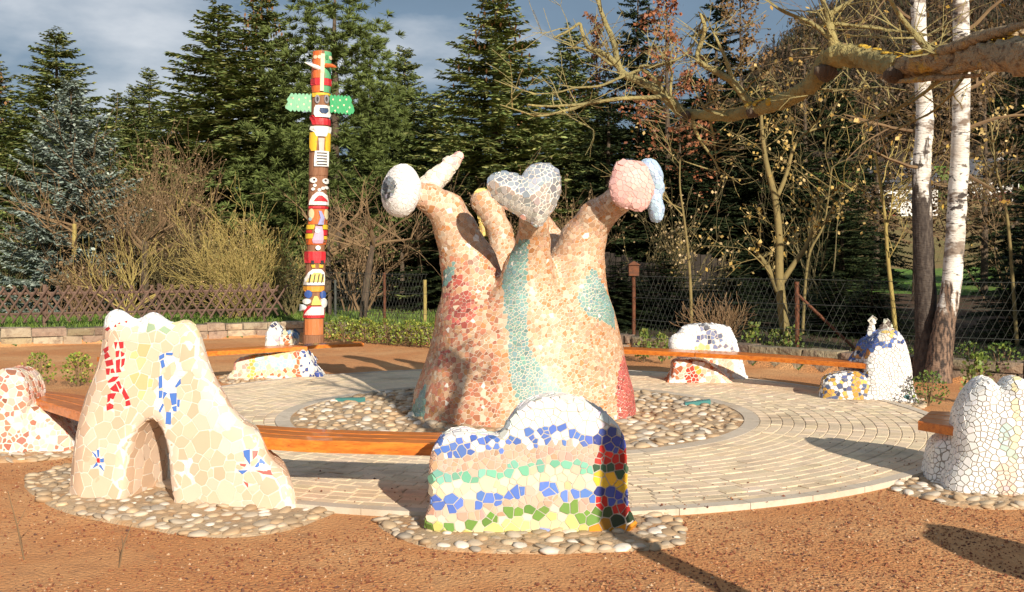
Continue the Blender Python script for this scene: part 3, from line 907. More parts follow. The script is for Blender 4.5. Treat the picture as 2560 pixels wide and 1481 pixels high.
# ---- pink lips and the blue ear on the right arm
LD = 9.62
def lips_sdf(x, y, z):
    ysq = (y - LD) * 1.35 + LD
    d = None
    for (px, py, r_) in ((1560,428,.10), (1592,432,.105), (1548,462,.09), (1578,462,.15), (1606,470,.10), (1556,490,.095), (1594,500,.10)):
        q = round_cone(x, ysq, z, V3(px, py, LD), V3(px+2, py+2, LD), r_, r_)
        d = q if d is None else smin(d, q, .07)
    # the slit between the lips
    a, b = P(1545,492,LD-.15), P(1606,440,LD-.15)
    g = round_cone(x, y, z, tuple(a), tuple(b), .018, .014)
    return -smin(-d, g, .03) * 0.85
lp_, lq_ = sdf_mesh(lips_sdf, (P(1500,0,LD).x, LD-.24, P(0,545,LD).z), (P(1650,0,LD).x, LD+.24, P(0,385,LD).z), 0.018)
lips = quad_obj('lips', lp_, lq_, mat('grout_pink', (0.66, 0.44, 0.40), .9), sculpt, BASE)
mosaic(lp_, lq_, lambda S: np.full(len(S), 0.036), lambda S, N, r: vary((0.70, 0.42, 0.38), r, len(S), .05, .02), lips, BASE, gap=0.004, n_parts=0, seed=9, material=M['tile_matt'])
ED = 9.80
def ear_sdf(x, y, z):
    d = None
    for (px, py, r_) in ((1622,424,.10), (1634,440,.085), (1640,468,.075), (1634,495,.075), (1640,520,.075), (1640,538,.06)):
        q = round_cone(x, (y-ED)*.8+ED, z, V3(px, py, ED), V3(px+1, py+2, ED), r_, r_)
        d = q if d is None else smin(d, q, .03)
    return d
ap_, aq_ = sdf_mesh(ear_sdf, (P(1590,0,ED).x, ED-.2, P(0,580,ED).z), (P(1680,0,ED).x, ED+.2, P(0,385,ED).z), 0.018)
ear = quad_obj('ear', ap_, aq_, mat('grout_pale_blue', (0.45, 0.53, 0.62), .9), sculpt, BASE)
mosaic(ap_, aq_, lambda S: np.full(len(S), 0.034), lambda S, N, r: vary((0.40, 0.52, 0.66), r, len(S), .12, .03), ear, BASE, gap=0.005, n_parts=0, seed=10, material=M['tile_matt'])
# end of the rear arm; its yellow tiles paint the sunlit patch there
TD = 11.3
tp_, tq_ = sdf_mesh(lambda x, y, z: chain(x, (y-TD)*1.3+TD, z, [V3(1205,495,TD), V3(1216,540,TD), V3(1212,580,TD)], [.10,.085,.05], .04), (P(1165,0,TD).x, TD-.2, P(0,615,TD).z), (P(1265,0,TD).x, TD+.2, P(0,455,TD).z), 0.02)
arm_tip = quad_obj('tongue', tp_, tq_, M['grout_white'], sculpt, BASE)
mosaic(tp_, tq_, lambda S: np.full(len(S), 0.036), lambda S, N, r: vary((0.78, 0.60, 0.20), r, len(S), .08), arm_tip, BASE, gap=0.005, n_parts=0, seed=12)

# ------------------------------------------------------------------ the mosaic seats
class Face:
    """upright plane through a ground point, turned by alpha about z; u runs along it, v away from the camera"""
    def __init__(s, o, alpha):
        s.o = Vector((o[0], o[1], 0)); s.a = math.radians(alpha)
        s.U = Vector((math.cos(s.a), math.sin(s.a), 0)); s.W = Vector((-math.sin(s.a), math.cos(s.a), 0))
    def uz(s, px, py, v=0.0):
        q = s.o + s.W*v
        k = (px - CX)/FPX
        # (k*D, D) . W = q . W
        D = q.dot(s.W) / (k*s.W.x + s.W.y)
        w = Vector((k*D, D, 0)) - s.o
        return (w.dot(s.U), CH - (py - HZ)*D/FPX)
    def poly(s, pts, v=0.0, n=4, closed=True):
        return catmull([s.uz(px, py, v) for px, py in pts], n, closed)
    def world(s, p):
        out = np.empty_like(p)
        out[:, 0] = s.o.x + p[:, 0]*s.U.x + p[:, 1]*s.W.x
        out[:, 1] = s.o.y + p[:, 0]*s.U.y + p[:, 1]*s.W.y
        out[:, 2] = p[:, 2]
        return out

def seat(name, label, face, fn, box, h, grout, spacing, colour, cat='mosaic seat', group='mosaic seats round the paved circle', **kw):
    base = (face.o.x, face.o.y, 0)
    root = empty(name, base, label, cat, group)
    p, q = sdf_mesh(fn, box[0], box[1], h)
    p = face.world(p)
    b = quad_obj('body', p, q, grout, root, base)
    mosaic(p, q, spacing, colour, b, base, **kw)
    return root, b

# ---- front seat: stepped back with coloured bands
fF = Face(G(1320, 1336), 1.5)
F_OUT = [(1080,1330),(1077,1260),(1074,1190),(1077,1145),(1092,1114),(1120,1094),(1155,1086),(1195,1092),(1232,1097),(1258,1090),(1275,1062),(1300,1028),(1340,1005),(1400,997),(1450,1006),(1500,1031),(1540,1064),(1562,1105),(1568,1170),(1569,1260),(1570,1338),(1320,1352)]
PF = fF.poly(F_OUT)
def f_sdf(x, y, z):
    return slab(x, y, z, PF, 0.15, 0.155 - 0.02*smooth(0.2, .9, z), 0.055) + lumps(x, y, z, 0.003, 16)
def f_band(px, py):
    off = np.where(px < 1262, 24, 0) + np.where(px > 1480, 16*smooth(1480, 1560, px), 0) + 4*np.sin(px*0.035) + 3*np.sin(px*0.09+1)
    return py - off
def f_col(S, N, r):
    px, py = pxy(S); n = len(S); q = f_band(px, py)
    end = px > 1490  # strip under the trunk's shadow: its tiles carry the shaded band colours
    c = vary((0.80, 0.79, 0.76), r, n, .05, .01)
    def band(lo, hi, c1, c2, p2, c_shade):
        k = (q > lo) & (q <= hi)
        a = vary(c1, r, n, .10, .05); b = vary(c2, r, n, .08, .03)
        use = r.random(n) < p2
        a[use] = b[use]
        e_ = vary(c_shade, r, n, .18, .08)
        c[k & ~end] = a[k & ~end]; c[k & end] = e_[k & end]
    white = (0.80, 0.78, 0.74)
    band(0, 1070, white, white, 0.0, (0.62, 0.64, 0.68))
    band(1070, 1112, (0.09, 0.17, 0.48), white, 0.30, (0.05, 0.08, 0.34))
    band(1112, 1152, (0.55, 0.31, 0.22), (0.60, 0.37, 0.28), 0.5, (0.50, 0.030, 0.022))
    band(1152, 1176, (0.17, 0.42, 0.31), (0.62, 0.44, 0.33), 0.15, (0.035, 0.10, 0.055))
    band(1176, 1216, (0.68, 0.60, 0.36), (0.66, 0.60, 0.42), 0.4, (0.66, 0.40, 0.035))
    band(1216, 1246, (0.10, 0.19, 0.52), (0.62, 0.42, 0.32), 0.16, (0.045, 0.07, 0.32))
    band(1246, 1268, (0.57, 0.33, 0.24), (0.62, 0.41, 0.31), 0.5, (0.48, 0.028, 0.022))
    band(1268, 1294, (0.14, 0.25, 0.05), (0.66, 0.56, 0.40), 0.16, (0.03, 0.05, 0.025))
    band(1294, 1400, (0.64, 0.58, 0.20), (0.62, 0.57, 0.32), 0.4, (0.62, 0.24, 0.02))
    k = (q > 1322) & (r.random(n) < .15); c[k] = (0.30, 0.36, 0.62)
    return np.clip(c, .01, .95)
def f_sp(S):
    px, py = pxy(S); q = f_band(px, py)
    return np.select([q < 1070, q < 1112, q < 1152, q < 1176, q < 1216, q < 1246, q < 1268, q < 1294], [0.042, 0.034, 0.026, 0.042, 0.044, 0.050, 0.026, 0.050], 0.050) + np.where(px > 1490, 0.004, 0)
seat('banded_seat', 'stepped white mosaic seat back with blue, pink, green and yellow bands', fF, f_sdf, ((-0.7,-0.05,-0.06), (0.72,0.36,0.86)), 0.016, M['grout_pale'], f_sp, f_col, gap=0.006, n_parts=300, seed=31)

# ---- cream mound with a tunnel
fM = Face(G(400, 1262), -13.0)
M_OUT = [(168,1232),(176,1150),(186,1080),(204,1005),(226,955),(244,900),(248,850),(252,805),(266,785),(284,779),(306,786),(326,803),(342,808),(358,797),(376,789),(398,797),(420,815),(440,818),(456,811),(474,812),(494,830),(510,870),(526,925),(546,970),(572,1012),(600,1055),(630,1078),(652,1092),(668,1130),(686,1162),(718,1184),(738,1222),(746,1272),(748,1345),(400,1350),(165,1345)]
PM = fM.poly(M_OUT, n=3)
M_HOLE = [(300,1300),(306,1232),(307,1150),(319,1092),(340,1060),(364,1052),(384,1070),(402,1112),(416,1193),(424,1300)]
PH = fM.poly(M_HOLE)
def m_sdf(x, y, z):
    half = 0.29 - 0.15*smooth(0.1, 1.2, z)
    yc, r_ = 0.29, 0.12
    d2 = np.concatenate([poly_sdf(x + 0.58*yy, z, PM) for yy in y[0, :, 0]], axis=1)      # the mound leans away along its depth
    q0 = d2 + r_; q1 = np.abs(y - yc) - (half - r_)
    d = np.sqrt(np.maximum(q0, 0)**2 + np.maximum(q1, 0)**2) + np.minimum(np.maximum(q0, q1), 0) - r_
    hd = poly_sdf(x[:, 0, :][:, None, :], z[0, 0, :][None, None, :], PH)
    d = -smin(-d, hd + 0*y, 0.05)
    return d + lumps(x, y, z, 0.005, 8)
M_K = 2.43
def mc(pts): return [(a/M_K, 740 + b/M_K) for a, b in pts]
RED_, BLU, WHT, YEL = (0.46, 0.025, 0.030), (0.07, 0.17, 0.50), (0.78, 0.82, 0.86), (0.60, 0.47, 0.23)
MOT = []
for c_, lst in ((RED_, [[(630,325),(660,305),(662,330),(640,350)], [(636,358),(655,340),(672,370),(640,388)], [(640,395),(685,385),(692,420),(650,432)], [(645,440),(670,440),(665,480),(650,480)], [(675,445),(690,440),(700,468),(675,470)],
        [(695,280),(716,280),(704,325)], [(722,278),(752,278),(752,318),(730,322)], [(705,335),(728,330),(722,372),(706,375)], [(735,335),(760,350),(752,365),(738,372)], [(705,390),(732,380),(728,440),(740,465),(708,470)], [(740,382),(762,378),(755,420),(738,436)],
        [(655,520),(690,490),(728,488),(700,520),(660,530)], [(668,565),(705,530),(728,585),(690,580)], [(706,522),(725,515),(742,560),(732,570)], [(680,590),(708,590),(690,630),(672,622)], [(655,600),(678,590),(668,640),(655,650)], [(742,590),(752,555),(790,625),(765,635)], [(765,640),(788,632),(796,665),(765,672)], [(648,660),(668,650),(692,662),(690,685),(650,700)],
        [(590,985),(606,985),(608,1015),(592,1012)], [(640,205),(660,188),(672,198),(655,215)], [(695,187),(705,173),(709,190)], [(715,172),(730,162),(733,172)], [(755,160),(775,152),(772,166)]]),
    (BLU, [[(968,365),(1000,348),(1000,375),(970,392)], [(1010,345),(1052,345),(1050,362),(1010,360)], [(975,395),(995,385),(1005,430),(985,445)], [(966,490),(986,480),(988,560),(966,568)], [(966,575),(990,575),(985,620),(966,625)], [(995,580),(1018,590),(990,632)], [(1065,550),(1098,500),(1100,535),(1070,560)], [(1030,590),(1075,588),(1074,660),(1046,668)], [(1046,674),(1074,667),(1075,704),(1056,702)], [(965,700),(990,652),(998,662),(974,712)], [(1012,702),(1042,705),(1040,785),(1006,780)], [(1080,628),(1094,630),(1090,678),(1078,672)],
        [(560,945),(585,965),(590,990)], [(590,933),(603,933),(604,975),(596,985)], [(610,990),(632,985),(632,1012),(612,1012)], [(562,1050),(590,1008),(598,1030)], [(600,1030),(614,1025),(634,1065)],
        [(1478,938),(1520,930),(1522,1030),(1485,975)], [(1545,1040),(1585,985),(1618,1018),(1560,1045)], [(1445,1060),(1510,1058),(1475,1085)]]),
    ((0.47, 0.12, 0.10), [[(1532,940),(1570,940),(1562,970),(1535,1000)], [(1455,1018),(1500,1022),(1490,1038),(1465,1032)], [(1550,1062),(1648,1058),(1658,1092),(1600,1085)], [(1480,1125),(1510,1140),(1508,1165)]]),
    (WHT, [[(1010,368),(1060,366),(1065,395),(1030,418),(1008,392)], [(1064,398),(1100,420),(1110,450),(1080,455)], [(1020,520),(1064,482),(1076,495),(1040,545)], [(990,500),(1010,512),(1030,560),(994,570)], [(945,630),(975,640),(970,685),(935,660)], [(1090,460),(1120,460),(1115,490),(1085,485)],
        [(1110,1000),(1130,1010),(1135,1050)], [(1150,985),(1172,1000),(1150,1050)], [(1090,1075),(1125,1065),(1105,1100)], [(1140,1070),(1165,1085),(1165,1115),(1145,1100)]])):
    for p_ in lst: MOT.append((mc(p_), c_))
YPOLY = mc([(800,330),(880,315),(925,350),(925,390),(890,440),(925,460),(920,590),(880,640),(840,620),(800,540),(785,480),(820,440),(795,380)])
def m_col(S, N, r):
    px, py = pxy(S); n = len(S)
    pal = np.array([(0.62,0.445,0.315), (0.65,0.48,0.35), (0.59,0.415,0.285), (0.66,0.51,0.39)])
    c = pal[r.choice(4, n)] * (1 + r.normal(0, .035, (n, 1)))
    top = ((px < 342) & (py < 822 - 0.1*(px-250))) | ((px >= 342) & (px < 432) & (py < 823))
    c[top] = vary((0.78, 0.79, 0.80), r, int(top.sum()), .05, .01)
    k = (px >= 335) & (px < 440) & (py >= 816) & (py < 832) & (r.random(n) < .5); c[k] = (0.30, 0.40, 0.26)
    k = (px >= 440) & (py < 848); c[k] = vary((0.76, 0.64, 0.40), r, int(k.sum()), .07)
    y = in_poly(px, py, YPOLY) & (N[:, 1] < 0); c[y] = vary(YEL, r, int(y.sum()), .10)
    pale = (px > 500) & (py < 1120) & (r.random(n) < .5); c[pale] = vary((0.72, 0.60, 0.48), r, int(pale.sum()), .05)
    return np.clip(c, .01, .95)
def m_sp(S):
    px, py = pxy(S)
    return np.where(py < 835, 0.050, np.where(in_poly(px, py, YPOLY), 0.065, 0.074 - 0.016*smooth(480, 560, px)*(py < 1050)))
mound, mound_body = seat('tunnel_mound', 'cream mosaic mound with a tunnel, red cross figure and blue star', fM, m_sdf, ((-1.4,-0.08,-0.06), (1.05,0.66,1.38)), 0.026, M['grout_white'], m_sp, m_col, cat='mosaic mound', gap=0.0065, n_parts=300, seed=41, motifs=MOT, material=M['tile_matt'], conform=True)

# ---- low seat at the edge of the yard with red flecks
fL = Face(G(80, 1136), 6.0)
L_BACK = fL.poly([(-70,1150),(-62,1040),(-40,965),(-12,934),(12,928),(38,934),(58,955),(66,990),(64,1050),(68,1150)])
L_PED = fL.poly([(60,1150),(58,1040),(84,1022),(112,1034),(140,1062),(164,1094),(178,1128),(180,1150)])
def l_sdf(x, y, z):
    a = slab(x, y, z, L_BACK, 0.24, 0.26, 0.09); b = slab(x, y, z, L_PED, 0.28, 0.26, 0.09)
    return smin(a, b, 0.02) + lumps(x, y, z, 0.006, 11)
def l_col(S, N, r):
    px, py = pxy(S); n = len(S)
    c = vary((0.66, 0.50, 0.40), r, n, .08)
    k = r.random(n) < np.where(px < 64, 0.5, 0.32); c[k] = vary((0.48, 0.20, 0.13), r, int(k.sum()), .2)
    k = r.random(n) < .12; c[k] = (0.74, 0.72, 0.70)
    k = (np.hypot(px - 105, py - 1080) < 14); c[k] = (0.78, 0.78, 0.78)
    return np.clip(c, .01, .95)
seat('low_seat', 'pale mosaic seat with red flecks carrying the dark end of a bench', fL, l_sdf, ((-0.75,-0.06,-0.05), (0.45,0.62,0.76)), 0.022, M['grout_white'], lambda S: np.full(len(S), 0.040), l_col, gap=0.010, n_parts=300, seed=51)

# ---- snail seat in front of the totem pole
fB = Face(G(690, 950), 3.0)
B_PED = fB.poly([(582,956),(583,925),(588,904),(602,897),(640,890),(690,885),(735,879),(756,876),(772,892),(784,918),(794,956)])
B_FIN = fB.poly([(658,956),(660,860),(664,832),(672,815),(682,808),(692,814),(702,836),(708,866),(712,956)], 0.45)
def b_sdf(x, y, z):
    a = slab(x, y, z, B_PED, 0.17, 0.19, 0.06)
    b = slab(x, y, z, B_FIN, 0.62, 0.10, 0.05)
    cu, cz = fB.uz(721, 850, 0.52)
    ring = np.sqrt((x-cu)**2 + (z-cz)**2)
    c = np.maximum(np.sqrt((np.maximum(ring - 0.105, 0))**2) - 0.0, np.abs(y-0.60) - 0.11)
    c = np.maximum(ring - 0.115, np.abs(y - 0.60) - 0.10 + 0.02*np.sin(ring*110))
    d2 = np.maximum(np.maximum(np.abs(x-cu) - 0.10, z - cz), np.abs(y - 0.62) - 0.10)
    foot = np.maximum(np.maximum(np.abs(x + 0.0) - 0.42, z - 0.22), np.abs(y - 0.5) - 0.2)
    return smin(smin(smin(a, b, .02), smin(c, d2, .03), .02), foot, .04)
def b_col(S, N, r):
    px, py = pxy(S); n = len(S)
    c = vary((0.74, 0.72, 0.68), r, n, .06, .02)
    lo = py > 873
    k = lo & (px < 625); c[k] = vary((0.72, 0.60, 0.45), r, int(k.sum()), .1)
    k = lo & (px < 625) & (r.random(n) < .35); c[k] = vary((0.66, 0.34, 0.26), r, int(k.sum()), .1)
    k = lo & (px >= 620) & (px < 646); c[k] = vary((0.68, 0.42, 0.10), r, int(k.sum()), .12)
    k = lo & (px >= 646) & (px < 745); c[k] = vary((0.74, 0.60, 0.32), r, int(k.sum()), .1)
    k = lo & (px >= 640) & (px < 745) & (py < 922 + 6*np.sin(px*.1)) & (py > 893); c[k] = vary((0.38, 0.58, 0.58), r, int(k.sum()), .08)
    k = lo & (px >= 648) & (px < 735) & (py > 940); c[k] = vary((0.45, 0.62, 0.60), r, int(k.sum()), .08)
    k = lo & (py > 925) & (px > 620) & (px < 748) & (r.random(n) < .3); c[k] = vary((0.58, 0.14, 0.06), r, int(k.sum()), .15)
    k = lo & (px > 738) & (px < 750); c[k] = vary((0.56, 0.15, 0.07), r, int(k.sum()), .15)
    k = lo & (px >= 750) & (r.random(n) < .35); c[k] = vary((0.06, 0.09, 0.26), r, int(k.sum()), .2)
    up = ~lo & (px < 705)
    k = up & (r.random(n) < .22); c[k] = (0.08, 0.08, 0.14)
    k = up & (np.hypot(px - 692, py - 848) < 9); c[k] = vary((0.62, 0.45, 0.50), r, int(k.sum()), .1)
    d = np.hypot(px - 719, py - 850)
    k = ~lo & (px > 700) & (d < 26); c[k] = vary((0.70, 0.62, 0.48), r, int(k.sum()), .08)
    k = ~lo & (px > 700) & (d < 11); c[k] = vary((0.42, 0.14, 0.06), r, int(k.sum()), .12)
    k = ~lo & (px > 700) & (d < 5); c[k] = (0.06, 0.04, 0.07)
    k = ~lo & (px > 700) & (d > 16) & (py < 845) & (r.random(n) < .6); c[k] = vary((0.13, 0.22, 0.36), r, int(k.sum()), .15)
    return np.clip(c, .01, .95)
seat('snail_seat', 'mosaic seat with snail shell and white fin before the totem pole', fB, b_sdf, ((-0.68,-0.05,-0.05), (0.66,0.84,0.86)), 0.018, M['grout_white'], lambda S: np.full(len(S), 0.044), b_col, gap=0.008, n_parts=160, seed=61)

# ---- blocky seat under the long bench
fD = Face(G(1760, 964), -6.0)
D_BACK = fD.poly([(1700,985),(1696,895),(1688,868),(1700,832),(1716,817),(1760,814),(1800,814),(1826,822),(1840,850),(1854,890),(1866,935),(1868,985)], 0.40)
D_PED = fD.poly([(1672,975),(1680,935),(1684,908),(1704,902),(1742,902),(1774,910),(1800,930),(1822,950),(1838,975)])
def d_sdf(x, y, z):
    a = slab(x, y, z, D_BACK, 0.58, 0.17, 0.06); b = slab(x, y, z, D_PED, 0.20, 0.22, 0.07)
    w = ellipsoid(x, y, z, (fD.uz(1694, 870, .4)[0], 0.5, 0.45), (.11, .13, .14))
    return smin(smin(a, b, .03), w, .04) + lumps(x, y, z, 0.005, 13)
def d_col(S, N, r):
    px, py = pxy(S); n = len(S)
    c = vary((0.76, 0.76, 0.76), r, n, .05, .01)
    up = py < 893
    k = up & (np.hypot((px - 1775)/34, (py - 845)/30) < 1) & (r.random(n) < .62); c[k] = vary((0.16, 0.18, 0.30), r, int(k.sum()), .3)
    k = up & (py < 826) & (r.random(n) < .3); c[k] = (0.12, 0.12, 0.14)
    k = up & (np.hypot((px - 1758)/22, (py - 876)/18) < 1); c[k] = vary((0.74, 0.54, 0.20), r, int(k.sum()), .12)
    k = up & (px > 1795) & (py > 850) & (r.random(n) < .25); c[k] = (0.22, 0.20, 0.26)
    lo = ~up & (N[:, 1] < .5) & (px < 1836)
    k = lo & (px < 1780) & (r.random(n) < .55); c[k] = vary((0.52, 0.15, 0.07), r, int(k.sum()), .2)
    k = lo & (px >= 1700) & (px < 1832); k2 = k & (r.random(n) < .7); c[k2] = vary((0.70, 0.46, 0.32), r, int(k2.sum()), .12)
    k = lo & (np.abs(px - 1730) < 16) & (py > 915); c[k] = vary((0.52, 0.05, 0.025), r, int(k.sum()), .15)
    k = lo & (np.hypot(px - 1745, py - 922) < 9); c[k] = (0.64, 0.34, 0.05)
    return np.clip(c, .01, .95)
seat('block_seat', 'white mosaic block seat with red and orange foot under the long bench', fD, d_sdf, ((-0.55,-0.06,-0.05), (0.66,0.82,0.86)), 0.02, M['grout_white'], lambda S: np.full(len(S), 0.044), d_col, gap=0.008, n_parts=160, seed=71)

# ---- tall white seat with two finials near the birch
fR = Face(G(2150, 1006), -12.0)
R_BODY = fR.poly([(2158,1030),(2160,960),(2163,905),(2172,868),(2188,842),(2212,828),(2234,826),(2254,838),(2270,868),(2280,910),(2286,960),(2290,1030)])
R_WING = fR.poly([(2122,1020),(2116,930),(2128,902),(2142,880),(2152,856),(2166,846),(2186,852),(2190,900),(2180,1020)], .25)
R_PED = fR.poly([(2056,1015),(2058,970),(2064,950),(2088,938),(2125,932),(2152,932),(2168,945),(2174,980),(2172,1020)])
def r_sdf(x, y, z):
    a = slab(x, y, z, R_BODY, 0.20, 0.24, 0.12); w = slab(x, y, z, R_WING, 0.36, 0.13, 0.06); p = slab(x, y, z, R_PED, 0.16, 0.22, 0.10)
    d = smin(smin(a, w, .04), p, .015)
    def at(px, py, v=.3): q = fR.uz(px, py, v); return (q[0], v, q[1])
    d = smin(d, round_cone(x, y, z, at(2176,860), at(2182,800), .062, .020), .03)
    d = smin(d, chain(x, y, z, [at(2206,850), at(2206,824), at(2215,808), at(2227,816)], [.055,.042,.034,.030], .015), .03)
    return d + lumps(x, y, z, 0.006, 11)
def r_col(S, N, r):
    px, py = pxy(S); n = len(S)
    c = vary((0.77, 0.77, 0.76), r, n, .05, .01)
    blue = (py < 905 - (px - 2120)*0.35) & (px < 2262) & (py > 818)
    k = blue & (r.random(n) < np.where(px < 2195, .85, .6)); c[k] = vary((0.07, 0.12, 0.33), r, int(k.sum()), .25)
    k = (np.hypot((px - 2152)/20, (py - 885)/22) < 1) & (r.random(n) < .45); c[k] = vary((0.42, 0.20, 0.06), r, int(k.sum()), .2)
    k = (py < 826) & (px < 2196); c[k] = (0.76, 0.72, 0.64)
    k = (py < 850) & (px > 2196) & (px < 2232); c[k] = vary((0.66, 0.62, 0.54), r, int(k.sum()), .1)
    k = (py < 822) & (px > 2200) & (px < 2232) & (r.random(n) < .7); c[k] = (0.12, 0.09, 0.07)
    k = (np.abs(px - 2222) < 16) & (py > 826) & (py < 842) & (r.random(n) < .6); c[k] = (0.68, 0.50, 0.16)
    ped = (px < 2172) & (py > 928)
    k = ped & (r.random(n) < .45); c[k] = vary((0.08, 0.10, 0.20), r, int(k.sum()), .3)
    k = ped & (r.random(n) < .25); c[k] = vary((0.60, 0.36, 0.08), r, int(k.sum()), .2)
    k = ped & (px > 2132) & (px < 2152) & (r.random(n) < .75); c[k] = vary((0.62, 0.34, 0.06), r, int(k.sum()), .15)
    k = (np.hypot(px - 2258, (py - 992)) < 13) & (r.random(n) < .5); c[k] = (0.05, 0.13, 0.14)
    return np.clip(c, .01, .95)
seat('finial_seat', 'tall white mosaic seat with blue shoulder and two finials near the birch', fR, r_sdf, ((-0.50,-0.12,-0.05), (0.68,0.55,0.96)), 0.02, M['grout_grey'], lambda S: np.full(len(S), 0.034), r_col, gap=0.0065, n_parts=300, seed=81)

# ---- white crackled seat at the edge of the picture
fW = Face(G(2430, 1240), -14.0)
W_BODY = fW.poly([(2390,1262),(2398,1130),(2408,1050),(2424,1002),(2446,972),(2472,957),(2496,960),(2516,980),(2534,962),(2562,954),(2596,980),(2640,1050),(2680,1130),(2715,1200),(2730,1262)])
W_PED = fW.poly([(2322,1245),(2328,1180),(2338,1128),(2356,1106),(2390,1092),(2424,1086),(2440,1245)], .28)
def w_sdf(x, y, z):
    a = slab(x, y, z, W_BODY, 0.28, 0.29 - .08*smooth(.2,.8,z), 0.15); b = slab(x, y, z, W_PED, 0.50, 0.22, 0.10)
    return smin(a, b, .03) + lumps(x, y, z, 0.007, 10)
W_MOT = [(2500,1050),(2530,1070),(2545,1160),(2520,1150),(2500,1100)]
def w_col(S, N, r):
    px, py = pxy(S); n = len(S)
    c = vary((0.78, 0.77, 0.74), r, n, .05, .01)
    k = in_poly(px, py, W_MOT) & (N[:, 1] < 0); c[k] = vary((0.44, 0.56, 0.52), r, int(k.sum()), .08)
    k = (px > 2490) & (py > 1150) & (px < 2545) & (N[:, 1] < 0); c[k] = vary((0.76, 0.62, 0.52), r, int(k.sum()), .06)
    k = (np.abs(px - 2540) < 7) & (py < 1140) & (N[:, 1] < 0); c[k] = (0.78, 0.70, 0.42)
    return np.clip(c, .01, .95)
seat('crackled_seat', 'white crackled mosaic seat with twin rounded tops at the yard edge', fW, w_sdf, ((-0.50,-0.08,-0.05), (0.95,0.80,0.86)), 0.02, M['grout_grey'], lambda S: np.full(len(S), 0.033), w_col, gap=0.0068, n_parts=300, seed=91)

# ---- a further seat of the ring, mostly outside the picture: its shadow falls across the corner
fO = Face((3.25, 3.75), -35.0)
O_OUT = np.array([(-0.5,-.05),(-0.5,.28),(-.32,.42),(-.22,.72),(-.02,.92),(.16,.86),(.28,.66),(.5,.40),(.6,-.05)])
seat('crackled_seat', 'white mosaic seat whose pointed shadow crosses the near corner of the yard', fO, lambda x, y, z: slab(x, y, z, catmull(O_OUT, 4), .2, .2, .08), ((-0.6,-.05,-.05), (.7,.45,1.0)), 0.03, M['grout_grey'], lambda S: np.full(len(S), 0.07), lambda S, N, r: vary((0.77, 0.76, 0.73), r, len(S), .05, .01), gap=0.010, n_parts=0, seed=95)

# ---- aprons of river pebbles round the seats
def apron(name, outline, seed, n_parts, size=(0.036, 0.068), r_min=0.074, label_inner=None):
    o = np.asarray(outline, float)
    cx, cy = o.mean(0)
    base = (cx, cy, 0)
    z = 0.012
    ring = catmull(o, 4)
    n = len(ring)
    V = [(p[0], p[1], 0.010 + 0.004*math.sin(i*1.3)) for i, p in enumerate(ring)]
    # inner ring slightly higher, outer skirt below the soil
    inn = [(cx + (p[0]-cx)*0.82, cy + (p[1]-cy)*0.82, 0.016) for p in ring]
    out_ = [(cx + (p[0]-cx)*1.05, cy + (p[1]-cy)*1.05, -0.04) for p in ring]
    allv = inn + V + out_
    F = [tuple(range(n))]
    for i in range(n):
        j = (i+1) % n
        F += [(i, n+i, n+j, j), (n+i, 2*n+i, 2*n+j, n+j)]
    root = link(name, pymesh(name, allv, F, True), None, M['mortar'], None, 'structure')
    xs, ys = ring[:, 0], ring[:, 1]
    s = scatter(9000, r_min, lambda x, y: bool(in_poly(x, y, ring)), (xs.min(), xs.max(), ys.min(), ys.max()), seed)
    pebbles([(x, y, 0.012, math.atan2(y-cy, x-cx) + 1.57) for x, y in s], root, None, n_parts, size=size)
def gpts(*p): return [tuple(G(a, b))[:2] for a, b in p]
apron('pebble_apron', gpts((66,1206),(110,1255),(200,1288),(320,1312),(460,1338),(580,1345),(700,1332),(800,1298),(868,1262),(800,1235),(740,1215),(600,1170),(380,1150),(160,1170)), 3, 260)
apron('pebble_apron', gpts((950,1318),(990,1280),(1060,1275),(1250,1270),(1500,1265),(1620,1268),(1690,1300),(1712,1350),(1650,1372),(1500,1380),(1300,1384),(1080,1372)), 4, 220)
apron('pebble_apron', gpts((2230,1218),(2300,1245),(2400,1268),(2520,1272),(2660,1262),(2800,1240),(2760,1180),(2560,1150),(2330,1160)), 5, 90)
apron('pebble_apron', gpts((-90,1150),(0,1156),(110,1152),(190,1140),(215,1110),(120,1090),(-60,1100)), 6, 60)
apron('pebble_apron', gpts((2040,1000),(2100,1012),(2180,1022),(2260,1030),(2310,1020),(2300,1000),(2200,985),(2060,985)), 7, 40)
apron('pebble_apron', gpts((555,958),(640,964),(760,962),(830,955),(810,940),(690,930),(570,940)), 8, 30)
apron('pebble_apron', gpts((1655,972),(1740,980),(1830,976),(1885,968),(1870,950),(1760,942),(1670,955)), 9, 30)
# ================================================================== totem pole
TD_ = 19.2
tA, tT = P(783, 857, TD_), P(805, 131, TD_)
tA.z = -0.02
totem = empty('totem_pole', (tA.x, tA.y, 0), 'tall painted totem pole with green wings behind the snail seat', 'totem pole')
TB = (tA.x, tA.y, 0)
FW = Vector((-tA.x, -tA.y, 0)).normalized(); SW = Vector((-FW.y, FW.x, 0))   # towards the yard, and across
if SW.x < 0: SW = -SW
TPX = TD_ / FPX
def t_rad(py):
    t = (857 - py) / 725
    r_ = 0.188 - 0.022*t
    # carved steps between the figures
    for (a, b, d) in ((233, 300, -0.008), (318, 440, 0.004), (440, 513, -0.006), (606, 626, -0.02), (630, 660, 0.004), (712, 760, 0.006), (836, 858, 0.010)):
        if a < py < b: r_ += d
    return r_
def t_pt(px, py, lift=0.0):
    t = (857 - py) / 725
    c = tA.lerp(tT, t); r_ = t_rad(py)
    u = max(-1.0, min(1.0, (px - (783 + 22*t)) * TPX / r_))
    a = math.asin(u) * 0.97
    return c + (SW*math.sin(a) + FW*math.cos(a)) * (r_ + lift)
